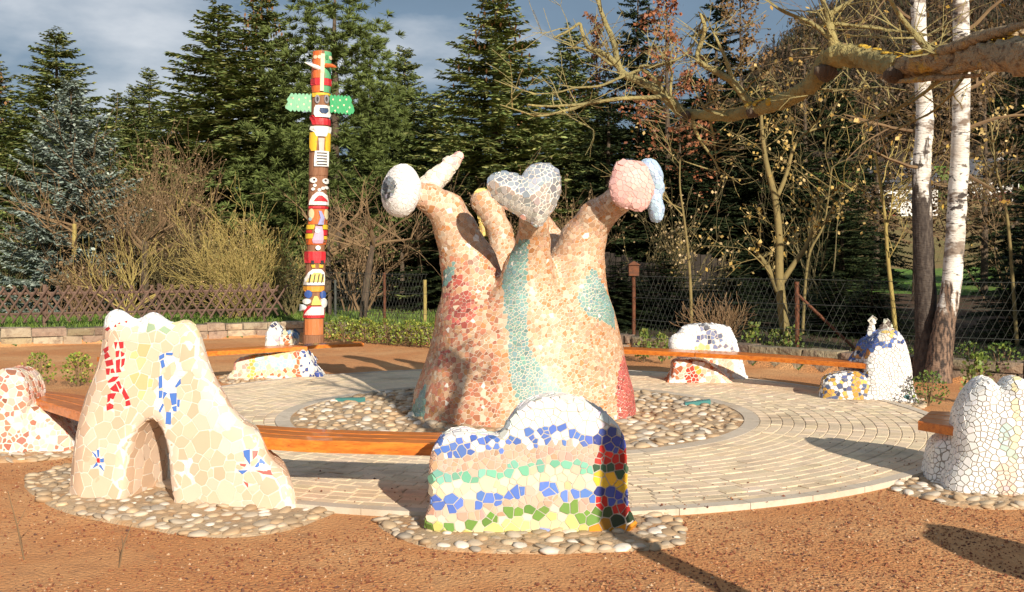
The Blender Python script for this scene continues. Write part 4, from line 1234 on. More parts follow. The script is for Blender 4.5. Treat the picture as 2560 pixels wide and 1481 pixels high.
M['totem_wood'] = mat('totem_wood', (0.22, 0.10, 0.05), 0.75, noise=[(6, (0.30, 0.15, 0.08), 0.42, 0.7, (4, 4, .5)), (18, (0.10, 0.045, 0.025), 0.55, 0.8, (4, 4, .4))], bump=(20, .6, .02, (4, 4, .5)))
M['paint'] = mat('totem_paint', rough=0.5, attr=True, noise=[(11, (0.24, 0.15, 0.10), 0.58, 0.80), (3, (0.40, 0.32, 0.26), 0.60, 0.95, (3, 3, .5))], bump=(24, .7, .012, (3, 3, .4)), spec=.4)
# the log
pys = [131, 133, 180, 232, 234, 299, 301, 317, 319, 380, 439, 441, 512, 514, 560, 605, 607, 625, 629, 659, 661, 711, 713, 759, 761, 800, 835, 837, 856, 859]
V = []; F = []; nseg = 18
for py in pys:
    c = tA.lerp(tT, (857 - py)/725); r_ = t_rad(py)
    for k in range(nseg):
        a = 2*math.pi*k/nseg
        q = c + (SW*math.sin(a) + FW*math.cos(a)) * r_ * (1 + 0.015*math.sin(3*a + py*.05))
        V.append(tuple(q))
for i in range(len(pys)-1):
    for k in range(nseg):
        j = (k+1) % nseg
        F.append((i*nseg+k, (i+1)*nseg+k, (i+1)*nseg+j, i*nseg+j))
F.append(tuple(range(nseg)))
link('log', pymesh('log', V, F, False, None, TB), totem, M['totem_wood'])
def t_patch(name, rows, colour, lift=0.010, cols_=6):
    """painted carving: rows of (py, left px, right px), laid round the log and standing proud of it"""
    m = len(rows); V = []; F = []
    for (py, a, b) in rows:
        for k in range(cols_): V.append(tuple(t_pt(a + (b-a)*k/(cols_-1), py, lift*1.7)))
    base = len(V)
    for i in range(m-1):
        for k in range(cols_-1):
            F.append((i*cols_+k, (i+1)*cols_+k, (i+1)*cols_+k+1, i*cols_+k+1))
    rim = [k for k in range(cols_)] + [i*cols_+cols_-1 for i in range(1, m)] + [(m-1)*cols_+k for k in range(cols_-2, -1, -1)] + [i*cols_ for i in range(m-2, 0, -1)]
    seq = []
    for idx in rim:
        i, k = divmod(idx, cols_); py, a, b = rows[i]
        V.append(tuple(t_pt(a + (b-a)*k/(cols_-1), py, -0.012))); seq.append(len(V)-1)
    L_ = len(rim)
    for q in range(L_):
        w = (q+1) % L_
        F.append((rim[q], rim[w], seq[w], seq[q]))
    cc = colour
    return link(name, pymesh(name, V, F, False, [cc]*len(F), TB), totem, M['paint'])
def t_ell(name, cx, cy, rx, ry, colour, lift=0.012, n=7):
    rows = []
    for i in range(n):
        s = -0.97 + 1.94*i/(n-1); w = rx*math.sqrt(1 - s*s)
        rows.append((cy + ry*s, cx - w, cx + w))
    return t_patch(name, rows, colour, lift)
OR, GR, RD, YE, WH, BK, BL, CR, PK = (0.62,0.13,0.025), (0.10,0.36,0.17), (0.52,0.022,0.03), (0.72,0.46,0.03), (0.74,0.74,0.70), (0.03,0.03,0.035), (0.04,0.10,0.34), (0.70,0.56,0.38), (0.66,0.36,0.40)
t_patch('face_panel', [(133,784,804),(180,781,803),(199,780,802)], OR, .006)
t_patch('face_panel', [(133,811,829),(180,810,828),(199,811,829)], GR, .006)
t_patch('nose_ridge', [(140,802,811),(200,801,809),(232,800,808)], CR, .016)
t_patch('face_panel', [(218,780,802),(234,782,800)], OR, .006); t_patch('face_panel', [(218,808,829),(234,808,829)], GR, .006)
t_patch('mouth_band', [(200,779,829),(204,779,829),(212,779,829),(217,781,829)], RD, .014)
for cx in (790, 799): t_ell('eye', cx, 148, 4, 4.5, CR, .014)
t_ell('eye', 816, 148, 3.5, 6, (0.05,0.22,0.08), .014); t_ell('eye', 824, 148, 3, 5, CR, .014)
t_patch('brow', [(236,783,828),(241,783,828),(246,783,796)], YE, .012)
t_ell('eye', 794, 252, 5.5, 11, (0.25,0.24,0.26), .014); t_ell('eye', 815, 251, 5.5, 11, (0.25,0.24,0.26), .014)
t_ell('pupil', 795, 252, 2.4, 6, BK, .018, 5); t_ell('pupil', 814, 251, 2.4, 6, BK, .018, 5)
t_patch('muzzle', [(267,791,820),(274,788,823),(288,787,823),(296,790,820)], WH, .022)
t_patch('nose', [(274,800,815),(281,799,816),(287,803,812)], (0.02,0.05,0.12), .034)
t_patch('mouth_band', [(291,778,786),(299,778,826),(306,781,826),(315,783,825)], RD, .014)
t_patch('feather_crest', [(319,780,826),(326,778,826),(334,788,822),(344,792,812)], WH, .022)
t_patch('breast', [(334,778,796),(350,777,794),(370,777,792),(380,781,791)], YE, .018)
t_patch('breast', [(334,814,825),(350,812,826),(370,811,826),(380,812,822)], YE, .018)
t_patch('belly_stripe', [(348,796,810),(365,797,809),(380,798,808)], (0.46,0.42,0.38), .012)
t_patch('teeth_plate', [(380,789,818),(400,787,818),(418,787,817)], WH, .022)
for q in (384, 391, 398, 405, 412): t_patch('tooth_gap', [(q,793,813),(q+2.6,793,813)], BK, .028)
t_ell('eye', 785, 452, 8, 7, WH, .016); t_ell('eye', 813, 454, 8, 7, WH, .016)
t_ell('pupil', 787, 451, 2.6, 2.6, BK, .02, 5); t_ell('pupil', 811, 452, 2.6, 2.6, BK, .02, 5)
for (cx, cy) in ((788,465),(784,474),(806,472),(814,470),(798,476)): t_ell('whisker_dot', cx, cy, 4, 4, WH, .016, 5)
t_patch('mouth', [(481,793,805),(490,783,815),(502,777,820),(513,775,821)], WH, .018)
t_patch('tongue', [(490,796,803),(497,790,810),(504,786,815)], RD, .026)
t_patch('forehead', [(516,774,820),(522,774,820)], RD, .012)
t_patch('cheek_panel', [(524,774,820),(545,773,819),(560,772,818)], OR, .006)
t_ell('eye_ring', 780, 535, 6, 13, (0.60,0.52,0.30), .014); t_ell('eye_ring', 814, 536, 5, 13, (0.60,0.52,0.30), .014)
t_ell('pupil', 778, 548, 3.2, 5, (0.30,0.42,0.44), .02, 5)
t_patch('nose_ridge', [(528,796,802),(545,800,808),(562,794,806)], (0.28,0.30,0.52), .024)
t_patch('stripe', [(562,770,787),(568,769,787),(573,770,784)], YE, .014); t_patch('stripe', [(562,806,817),(573,806,817)], YE, .014)
t_patch('stripe', [(575,768,780),(582,768,780)], RD, .012); t_patch('stripe', [(575,806,816),(588,806,816)], RD, .012)
t_patch('stripe', [(584,766,784),(596,765,782)], YE, .014); t_patch('stripe', [(590,808,815),(598,808,815)], YE, .014)
t_patch('stripe', [(597,764,815),(611,762,814)], OR, .010)
t_patch('beak', [(566,789,803),(580,788,806),(600,782,806),(608,784,804)], (0.56,0.36,0.48), .020)
t_ell('highlight_dot', 793, 577, 5, 6, WH, .028, 5); t_ell('highlight_dot', 794, 619, 5, 6, WH, .03, 5)
t_patch('hat_band', [(628,764,811),(644,764,811),(656,765,809)], RD, .016)
t_patch('brow', [(650,780,786),(660,780,786)], BK, .024); t_patch('brow', [(650,800,806),(660,800,806)], BK, .024)
t_patch('eye', [(660,779,788),(668,781,788)], YE, .018); t_patch('eye', [(660,797,806),(668,797,805)], YE, .018)
t_patch('mouth', [(672,782,802),(680,773,808),(695,765,809),(711,761,808)], WH, .018)
t_patch('teeth', [(680,785,799),(692,776,806),(703,769,806)], (0.68,0.54,0.16), .026)
for cx in (778, 787, 795, 803): t_patch('tooth_gap', [(684,cx,cx+2),(704,cx-3,cx-1)], BK, .032, 2)
t_patch('brow', [(714,760,808),(722,760,808),(727,766,802)], (0.66,0.30,0.03), .014)
t_ell('eye', 773, 733, 8, 10, BL, .02); t_ell('eye', 805, 735, 6, 10, BL, .02)
t_patch('beak', [(738,786,792),(750,782,797),(760,780,800)], (0.70,0.56,0.14), .034)
t_ell('cheek_feather', 770, 751, 8, 7, WH, .026); t_ell('cheek_feather', 806, 755, 6, 12, WH, .026)
t_ell('cheek_feather', 761, 767, 5, 8, (0.60,0.70,0.72), .05)
t_patch('mouth', [(762,772,806),(775,763,808),(792,760,808)], RD, .014)
t_patch('tongue', [(764,780,806),(775,770,806),(785,764,806)], (0.74,0.60,0.60), .022)
t_patch('foot_panel', [(795,764,806),(834,763,806)], (0.48,0.16,0.05), .006)
def t_solid(name, pts2, thick, colour, back=0.0, wavy=None):
    """a board cut to an outline of photograph pixels beside the pole, with real thickness"""
    off = FW * (-back)
    V = [tuple(P(px, py, TD_) + off - FW*(-thick/2)) for px, py in pts2] + [tuple(P(px, py, TD_) + off + FW*(-thick/2)) for px, py in pts2]
    n = len(pts2)
    F = [tuple(range(n)), tuple(range(2*n-1, n-1, -1))] + [(i, n+i, n+(i+1) % n, (i+1) % n) for i in range(n)]
    return link(name, pymesh(name, V, F, False, [colour]*len(F), TB), totem, M['paint'])
def scal(a, b, n, amp):
    out = []
    for i in range(n):
        for s in (0.0, 0.15, 0.35, 0.5, 0.65, 0.85):
            t = (i + s)/n
            out.append((a[0] + (b[0]-a[0])*t, a[1] + (b[1]-a[1])*t + amp*(math.sin(math.pi*s)**.7 - .5)))
    return out
wl_ = scal((725,236),(782,238),6,-5) + scal((782,279),(722,277),6,5) + [(714,272),(713,266),(720,256),(717,250),(723,242)]
wr_ = scal((824,240),(876,243),6,-5) + [(880,252),(878,258),(883,266),(886,278),(882,286)] + scal((878,287),(824,280),6,5)
wing1 = t_solid('wing', wl_, .04, (0.20,0.46,0.28), -0.02)
wing2 = t_solid('wing', wr_, .04, (0.035,0.33,0.12), -0.02)
for wng, spots in ((wing1, [(733,247),(748,250),(764,246),(728,262),(745,268),(760,262),(773,270),(775,254)]), (wing2, [(833,250),(850,252),(866,250),(831,266),(845,270),(860,264),(874,270),(868,280),(838,278)])):
    for (px, py) in spots:
        c = P(px, py, TD_) + FW*0.042
        V = [tuple(c + SW*0.018*math.cos(k*1.047) + Vector((0,0,0.018*math.sin(k*1.047)))) for k in range(6)]
        V2 = [tuple(Vector(v) - FW*0.012) for v in V]
        F = [tuple(range(5,-1,-1))] + [(k,(k+1)%6,6+(k+1)%6,6+k) for k in range(6)]
        link('dot', pymesh('dot', V + V2, F, False, [CR]*7, TB), wng, M['paint'])
mb = MB().tube([P(800,175,TD_) + FW*.15, P(780,169,TD_) + FW*.22, P(762,163,TD_) + FW*.26], [.045,.032,.006], 7); mb.c = [WH]*len(mb.f)
mb.build('beak', M['paint'], totem, TB)
mb = MB().tube([P(815,168,TD_) + FW*.15, P(829,170,TD_) + FW*.22, P(839,174,TD_) + FW*.26], [.045,.036,.016], 7); mb.c = [OR]*len(mb.f)
mb.build('beak', M['paint'], totem, TB)

# ================================================================== benches
def bench(label, front, back, z=0.42, thick=0.06):
    """curved plank: matching front and back edges as plan points; rounded long edges"""
    f = catmull(front, 4, False); b = catmull(back, 4, False)
    base = (f[0][0], f[0][1], 0)
    root = empty('bench', base, label, 'bench', 'curved benches between the seats')
    nb_ = 3
    for k in range(nb_):      # three boards side by side
        t0, t1 = k/nb_, (k+1)/nb_
        V = []; n = len(f)
        for i in range(n):
            p = f[i] + (b[i]-f[i])*t0; q = f[i] + (b[i]-f[i])*t1
            d = (q-p); l = np.linalg.norm(d); d = d/l; g = 0.0025
            p = p + d*g; q = q - d*g
            c = 0.008
            dz = rnd.gauss(0, .0008)
            V += [(p[0],p[1],z-thick), (p[0],p[1],z-c), (p[0]+d[0]*c,p[1]+d[1]*c,z+dz), (q[0]-d[0]*c,q[1]-d[1]*c,z+dz), (q[0],q[1],z-c), (q[0],q[1],z-thick)]
        F = []
        for i in range(n-1):
            a = i*6
            for j in range(6):
                jj = (j+1) % 6
                F.append((a+j, a+6+j, a+6+jj, a+jj))
        F += [(0,1,2,3,4,5), tuple(6*(n-1)+j for j in range(5,-1,-1))]
        bm = bmesh.new(); me = pymesh('board', V, F, False, None, base)
        bm.from_mesh(me); bmesh.ops.recalc_face_normals(bm, faces=bm.faces); bm.to_mesh(me); bm.free()
        link('board', me, root, M['wood_orange'])
    return root
bench('orange plank bench between the tunnel mound and the banded front seat', [(-1.95,6.92),(-1.4,6.68),(-.96,6.60),(-.55,6.54),(-.12,6.50)], [(-1.95,7.34),(-1.4,7.12),(-.96,7.02),(-.5,6.96),(-.02,6.90)], thick=.078)
bench('short dark orange bench between the red flecked seat and the tunnel mound', [(-4.10,8.78),(-3.7,8.32),(-3.1,7.66)], [(-4.22,9.16),(-3.55,8.75),(-2.8,8.0)], thick=.07)
bench('orange bench resting on the snail seat in front of the totem', [(-4.6,11.9),(-3.7,12.82),(-3.0,13.35),(-2.66,13.52)], [(-4.85,12.15),(-3.9,13.1),(-3.2,13.65),(-2.74,13.82)], thick=.055)
bench('faint orange bench running from the snail seat behind the big sculpture', [(-2.72,13.62),(-2.4,13.85),(-2.0,14.05)], [(-2.86,13.92),(-2.5,14.15),(-2.08,14.36)], thick=.045)
bench('orange bench emerging from behind the big sculpture to the block seat', [(1.15,13.22),(1.5,13.05),(2.22,12.66)], [(1.25,13.58),(1.62,13.42),(2.38,13.02)], thick=.055)
bench('long orange bench from the block seat to the finial seat', [(2.23,12.655),(2.7,12.36),(3.25,11.93),(3.86,11.36)], [(2.39,13.015),(2.9,12.7),(3.45,12.24),(4.02,11.7)], thick=.055)
bench('dark orange bench end beside the white crackled seat', [(2.90,7.43),(3.05,7.18),(3.22,6.98)], [(3.19,7.92),(3.45,7.8),(3.62,7.55)], thick=.065)

# ================================================================== lattice fence
lat = empty('lattice_fence', (-9, 18.8, .27), 'low brown lattice fence of crossed pickets on the stone wall', 'fence')
LB = (-9, 18.8, .27)
la, lb = Vector((-12.6, 17.7, 0)), Vector((-4.75, 21.1, 0))
ld = (lb-la); LL = ld.length; ld /= LL; ln_ = Vector((ld.y, -ld.x, 0))
z0, z1 = 0.38, 1.03
step = 0.185; n = int(LL/step)
def picket(s, lean, off):
    s2 = s + lean
    a = la + ld*s + ln_*off + Vector((0,0,z0 + rnd.gauss(0,.012))); b = la + ld*s2 + ln_*off + Vector((0,0,z1 + rnd.gauss(0,.015)))
    V, F = tube([a, a.lerp(b,.5), b], .019, 5)
    link('picket', pymesh('picket', V, F, False, None, LB), lat, M['fence_wood'])
for i in range(n):
    picket(i*step, 0.42, 0.022); picket(i*step + 0.42, -0.42, -0.022)
for zz in (0.52, 0.90):
    MB().tube([la + ln_*(-.065) + Vector((0,0,zz)), lb + ln_*(-.065) + Vector((0,0,zz))], .026, 6).build('rail', M['fence_wood'], lat, LB)
for k in range(5):
    q = la + ld*(LL*(k+.08)/4.2) - ln_*.13
    if k < 5: MB().tube([q + Vector((0,0,-.05)), q + Vector((0,0,1.06))], .04, 7).build('post', M['fence_wood'], lat, LB)

# ================================================================== wire fences and posts
def steel_post(px, D, top, label, rad=.028, z=0.22, m='rust', name='fence_post', brace=None, cap=None):
    x = (px-CX)*D/FPX
    zt = CH - (top-HZ)*D/FPX
    root = empty(name, (x, D, z), label, 'post', 'posts of the wire fence')
    MB().tube([(x, D, z-.1), (x+.005, D, (z+zt)/2), (x, D, zt)], rad, 7).build('shaft', M[m], root, (x, D, z))
    if brace:
        MB().tube([(x, D, brace[0]), (brace[1], D+brace[2], z)], rad*.7, 6).build('brace', M[m], root, (x, D, z))
    if cap:
        c = MB(); c.box((x-.085, D-.07, zt-.12), (x+.085, D+.07, zt+.06)); c.add([(x-.11,D-.1,zt+.06),(x+.11,D-.1,zt+.06),(x+.11,D+.1,zt+.06),(x-.11,D+.1,zt+.06),(x,D-.1,zt+.13),(x,D+.1,zt+.13)], [(0,1,4),(2,3,5),(1,2,5,4),(3,0,4,5),(3,2,1,0)])
        c.build('lamp_head', M['rust'], root, (x, D, z))
    return (x, D, zt)
p1 = steel_post(838, 22.4, 700, 'grey green fence post just beside the totem pole', m='wire')
p2 = steel_post(961, 20.0, 682, 'rusty fence post in the sunny gap beside the big sculpture')
p3 = steel_post(1062, 20.5, 700, 'pale fence post close to the eye side of the sculpture', m='twig_gold', rad=.035)
p4 = steel_post(1584, 17.6, 672, 'rusty post with an orange box on top beside the orange bench', rad=.03, cap=True)
p5 = steel_post(1992, 15.2, 705, 'rusty post with a slanting brace behind the long bench', rad=.032, brace=(1.05, 4.95, -.35))
for (a, b, lab) in (((-3.75, 21.2), (-1.55, 19.0), 'fine wire netting fence between the totem and the big sculpture'), ((2.05, 17.55), (4.3, 14.9), 'sagging wire fence in the shade behind the block seat'), ((4.3, 14.9), (6.6, 13.2), 'dark wire fence behind the birch trunks')):
    A, B = Vector((*a, .28)), Vector((*b, .28)); L_ = (B-A).length; d = (B-A)/L_
    root = empty('wire_fence', tuple(A), lab, 'fence', 'wire fences behind the low walls')
    for zz in (0.25, .62, .98):
        MB().tube([A + Vector((0,0,zz)), A.lerp(B,.5) + Vector((0,0,zz-.015)), B + Vector((0,0,zz))], .004, 4).build('wire', M['wire'], root, tuple(A))
    w = MB(); s = 0.0
    while s < L_ - .12:
        for (z0_, z1_) in ((.0, 1.0), (1.0, .0)):
            e_ = min(L_, s + .5)
            w.tube([A + d*s + Vector((0,0,z0_)), A + d*e_ + Vector((0,0,z0_ + (z1_-z0_)*(e_-s)/.5))], .0022, 3, False)
        s += .10
    w.build('netting', M['wire'], root, tuple(A), False, 'stuff')

# ================================================================== dark board fence and far paddock fence
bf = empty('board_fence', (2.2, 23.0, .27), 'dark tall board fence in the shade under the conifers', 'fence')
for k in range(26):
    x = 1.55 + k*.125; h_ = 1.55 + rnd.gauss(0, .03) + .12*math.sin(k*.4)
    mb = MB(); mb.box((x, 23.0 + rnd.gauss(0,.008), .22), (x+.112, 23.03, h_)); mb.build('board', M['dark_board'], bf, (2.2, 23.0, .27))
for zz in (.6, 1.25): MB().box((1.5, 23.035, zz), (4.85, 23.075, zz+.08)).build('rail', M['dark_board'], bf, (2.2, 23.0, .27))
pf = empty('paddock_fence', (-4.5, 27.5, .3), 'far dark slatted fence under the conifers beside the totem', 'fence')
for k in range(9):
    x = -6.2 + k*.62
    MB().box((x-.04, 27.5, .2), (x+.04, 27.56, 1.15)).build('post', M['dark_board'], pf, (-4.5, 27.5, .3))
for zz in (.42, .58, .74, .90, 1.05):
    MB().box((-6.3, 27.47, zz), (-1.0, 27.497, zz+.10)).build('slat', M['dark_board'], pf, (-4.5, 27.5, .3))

# ================================================================== houses on the hillside
def house(name, x, y, w, d, h, rot, label):
    z = float(terrain_z(x, y)) - .2
    root = empty(name, (x, y, z), label, 'house', 'white houses on the far slope'); root.rotation_euler = (0, 0, rot)
    MB().box((-w/2, 0, 0), (w/2, d, h)).build('wall', M['plaster'], root)
    o = .35; rh = h + d*.33
    rf = MB().add([(-w/2-o,-o,h-.1),(w/2+o,-o,h-.1),(w/2+o,d+o,h-.1),(-w/2-o,d+o,h-.1),(-w/2-o,d/2,rh),(w/2+o,d/2,rh),
                   (-w/2-o,-o,h+.1),(w/2+o,-o,h+.1),(w/2+o,d+o,h+.1),(-w/2-o,d+o,h+.1),(-w/2-o,d/2,rh+.2),(w/2+o,d/2,rh+.2)],
                  [(6,7,11,10),(8,9,10,11),(0,1,7,6),(2,3,9,8),(0,6,10,4),(4,10,9,3),(1,5,11,7),(5,2,8,11),(1,0,4,5),(3,2,5,4)]).build('roof', M['roof'], root)
    MB().box((w*.2, d*.45, h+.8), (w*.2+.5, d*.45+.5, rh+.9)).build('chimney', M['plaster'], rf)
    MB().box((-w/2-.012, .02, h*.05), (-w/2+w*.30, -.03, h*.30)).build('timber_base', M['shutter'], root)
    for k in range(3):
        xx = -w/2 + w*(.16 + .3*k)
        f = MB().box((xx, -.05, h*.55), (xx+w*.14, -.002, h*.82)).build('window', M['plaster'], root)
        MB().box((xx+.1, -.062, h*.55+.1), (xx+w*.14-.1, -.052, h*.82-.1)).build('pane', M['glass'], f)
    MB().box((w*.12, -.04, 0), (w*.12+1.0, -.002, h*.42)).build('door', M['shutter'], root)
house('house', 31.2, 82, 4.6, 5, 2.5, -.10, 'white house with slate roof seen between the birch trunks')
house('house', 41.6, 90, 4.2, 5, 2.2, -.25, 'white house farther along the slope past the birch')

# ================================================================== small shrubs
def shrub_mesh(name, seed, n=260, h=.45, r=.2, lean=(0,0), cols=((.10,.15,.02),(.17,.20,.03),(.06,.10,.015)), leaf=.035, upright=.5):
    r_ = np.random.default_rng(seed)
    V = []; C_ = []
    for i in range(n):
        t = r_.random()**.8; a = r_.random()*6.283; q = math.sqrt(r_.random())*r*(0.45 + .75*math.sin(math.pi*min(1, t*.9 + .12)))
        c = np.array([q*math.cos(a), q*math.sin(a), h*t + .03])
        d = np.array([math.cos(a)*(1-upright) + r_.normal(0,.3), math.sin(a)*(1-upright) + r_.normal(0,.3), upright + r_.normal(0,.25)]); d /= np.linalg.norm(d)
        s = np.cross(d, r_.normal(0,1,3)); s /= np.linalg.norm(s) + 1e-9
        L_ = leaf*r_.uniform(.7,1.4); w = L_*.42
        V.append([c, c + d*L_*.5 + s*w, c + d*L_, c + d*L_*.5 - s*w]); C_.append(np.array(cols[r_.integers(len(cols))])*r_.uniform(.75,1.3))
    return quads_mesh(name, V, False, C_)
def stems_mesh(name, seed, n=9, h=.42, r=.14):
    r_ = random.Random(seed); mb = MB()
    for i in range(n):
        a = r_.random()*6.283; q = r_.random()*r
        mb.tube([(0,0,-.03), (q*.5*math.cos(a), q*.5*math.sin(a), h*.5), (q*math.cos(a), q*math.sin(a), h*r_.uniform(.7,1))], [.008,.006,.003], 4, False)
    return mb.mesh(name)
YG = ((.20,.24,.035),(.28,.30,.05),(.13,.18,.025),(.10,.13,.02))
SHM = [shrub_mesh('leaves', 100+i, 330, .40, .18, cols=YG) for i in range(4)]
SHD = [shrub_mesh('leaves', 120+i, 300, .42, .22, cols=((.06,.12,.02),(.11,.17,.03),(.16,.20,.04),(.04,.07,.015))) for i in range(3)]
SHT = [shrub_mesh('leaves', 140+i, 190, .52, .15, cols=((.12,.17,.03),(.20,.22,.05),(.08,.12,.02)), leaf=.05, upright=.8) for i in range(3)]
STM = stems_mesh('stems', 5)
def shrub(x, y, s, mesh, label, group, z=0.0, rot=None):
    root = empty('shrub', (x, y, z), label, 'shrub', group)
    root.rotation_euler = (0, 0, rnd.random()*6.28 if rot is None else rot); root.scale = (s, s, s)
    link('leaves', mesh, root, M['leaf']); link('stems', STM, root, M['twig_brown'])
ords = ['first', 'second', 'third', 'fourth', 'fifth', 'sixth', 'seventh', 'eighth', 'ninth', 'tenth', 'eleventh']
for k in range(10):
    px = 832 + k*27.5
    t = k/9
    D = 19.35 - 1.4*t
    shrub((px-CX)*D/FPX, D, rnd.uniform(.85,1.1), SHM[k % 4], f'small yellow green box shrub, {ords[k]} from the totem pole along the wall', 'box shrubs in a row along the wall')
for (px, py, s, m, lab) in ((95, 966, .72, SHM[1], 'small yellow green shrub nearest the red flecked seat'), (195, 968, .74, SHM[2], 'small yellow green shrub between the short bench and the mound'),
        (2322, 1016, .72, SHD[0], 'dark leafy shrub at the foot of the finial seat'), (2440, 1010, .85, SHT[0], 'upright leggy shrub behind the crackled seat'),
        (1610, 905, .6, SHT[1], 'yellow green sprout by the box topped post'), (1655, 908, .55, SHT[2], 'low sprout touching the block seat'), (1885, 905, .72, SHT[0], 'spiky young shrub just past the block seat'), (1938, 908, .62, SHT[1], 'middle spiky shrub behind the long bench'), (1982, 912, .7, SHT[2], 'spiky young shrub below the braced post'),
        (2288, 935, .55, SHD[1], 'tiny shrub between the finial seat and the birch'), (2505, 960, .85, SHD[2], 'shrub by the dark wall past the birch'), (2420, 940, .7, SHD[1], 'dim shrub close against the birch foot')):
    g = G(px, py); shrub(g.x, g.y, s*g.y/11 if py < 930 else s*g.y/10, m, lab, 'young shrubs planted round the yard')
# dry stalks in the near corner
for (px, py, lean, h_, lab) in ((62, 1400, -.10, .36, 'thin dry stalk standing in the bare soil at the near corner'), (296, 1420, .06, .22, 'short dry stalk rising from the soil by the near edge')):
    g = G(px, py); b = (g.x, g.y, 0)
    root = empty('dry_stalk', b, lab, 'stalk', 'dry stalks in the soil')
    MB().tube([(g.x,g.y,-.02),(g.x+lean*.4,g.y,h_*.5),(g.x+lean,g.y+.02,h_)], [.005,.004,.002], 4).build('stem', M['twig_brown'], root, b)
    MB().tube([(g.x+lean*.4,g.y,h_*.5),(g.x+lean*.1,g.y+.03,h_*.72)], [.003,.0015], 4).build('side_twig', M['twig_brown'], root, b)
# ================================================================== trees
def conifer_mesh(name, seed, H=9.0, R=2.3, whorls=46, nb=11, z0=.04, droop=.22, tw=.33, wid=.024, cols=((.11,.15,.044),(.165,.20,.062),(.24,.24,.082)), power=.85, tip=.08, gap=0.0, cones=False, zj=.35):
    r = np.random.default_rng(seed)
    Q, K = [], []
    cols = np.asarray(cols)
    for k in range(whorls):
        t = (k + r.random()*.7) / whorls
        z = H*(z0 + (1-z0)*t)
        n_b = max(4, int(nb - 4*t))
        a0 = r.random()*6.283
        for b in range(n_b):
            if r.random() < gap: continue
            az = a0 + 6.283*b/n_b + r.normal(0, .22)
            L = R*(1-t)**power*r.uniform(.72, 1.12) + .16
            d = np.array([math.cos(az), math.sin(az), 0]); p = np.array([-d[1], d[0], 0])
            slope = -.12 + .75*t + r.normal(0, .07)
            n = max(4, int(L/.050))
            s = np.linspace(.10, 1, n)
            ctr = d[None]*(L*s)[:, None]; ctr[:, 2] = z + r.normal(0, H/whorls*zj) + slope*L*s*.6 - droop*L*s**2*.55 + tip*L*s**4
            tl = tw*(1.0 - .55*s)*min(1.0, .45 + L/R)
            # hanging and side twigs
            for sg in (-1, 1, 0, -1, 1):
                nn = n
                dv = d[None]*r.uniform(.35, .8, (nn, 1)) + p[None]*sg*r.uniform(.55, 1.0, (nn, 1))
                dv[:, 2] += r.normal(-.18 if sg else .05, .22, nn) - (.25 if sg == 0 else 0)*r.random(nn)
                dv /= np.linalg.norm(dv, axis=1, keepdims=True)
                up = np.cross(dv, r.normal(0, .55, (nn, 3)) + np.array([0, 0, 1.0]))
                up /= np.linalg.norm(up, axis=1, keepdims=True) + 1e-9
                ll = (tl*r.uniform(.7, 1.3, nn))[:, None]; w = wid*r.uniform(.7, 1.4, nn)[:, None]
                Q.append(np.stack([ctr, ctr + dv*ll*.45 + up*w, ctr + dv*ll, ctr + dv*ll*.45 - up*w], 1))
                ci = np.clip(r.integers(0, len(cols), nn), 0, len(cols)-1)
                shade = r.uniform(.75, 1.3, (nn, 1))*r.uniform(.85, 1.15)
                K.append(cols[ci]*shade)
    if cones:
        m = 130
        t = .70 + .28*r.random(m); a = r.random(m)*6.283
        rr = R*(1-t)**power*r.uniform(.5, .95, m) + .1
        c = np.stack([rr*np.cos(a), rr*np.sin(a), H*t], -1)
        Q.append(np.stack([c, c + [.035,.02,-.07], c + [0,0,-.16], c + [-.035,-.02,-.07]], 1)); K.append(np.tile([[.30,.15,.06]], (m, 1)))
    return quads_mesh(name, np.concatenate(Q), False, np.concatenate(K))

def pine_mesh(name, seed, H=9.5, R=2.2):
    r = np.random.default_rng(seed); Q, K = [], []
    cols = np.array([(.13,.175,.045),(.17,.21,.06),(.10,.135,.035)])
    for k in range(34):
        t = (k + r.random())/34
        z = H*(.10 + .88*t)
        for b in range(9 if t < .8 else 5):
            az = r.random()*6.283; L = R*(1.05 - t)**.6*r.uniform(.55, 1.1) + .1
            d = np.array([math.cos(az), math.sin(az), .35 + .4*t]); 
            for q in range(max(2, int(L/.24))):
                s = .35 + .7*q/max(1, int(L/.24))
                c = d*L*s + r.normal(0, .13, 3); c[2] += z
                m = 58
                v = r.normal(0, 1, (m, 3)) + d*.9 + [0, 0, .5]; v /= np.linalg.norm(v, axis=1, keepdims=True)
                u = np.cross(v, r.normal(0, 1, (m, 3))); u /= np.linalg.norm(u, axis=1, keepdims=True)
                l = r.uniform(.10, .21, (m, 1)); w = .010
                Q.append(np.stack([np.broadcast_to(c, (m, 3)), c + v*l*.55 + u*w, c + v*l, c + v*l*.55 - u*w], 1))
                K.append(cols[r.integers(0, 3, m)]*r.uniform(.75, 1.3))
    return quads_mesh(name, np.concatenate(Q), False, np.concatenate(K))

def trunk_mesh(name, H, r0, seed=0):
    r = random.Random(seed)
    return MB().tube([(r.gauss(0,.02)*H*.1*(i > 0), r.gauss(0,.02)*H*.1*(i > 0), -0.2 + (H+.2)*i/6) for i in range(7)], [r0*(1 - .93*i/6) for i in range(7)], 8).mesh(name)

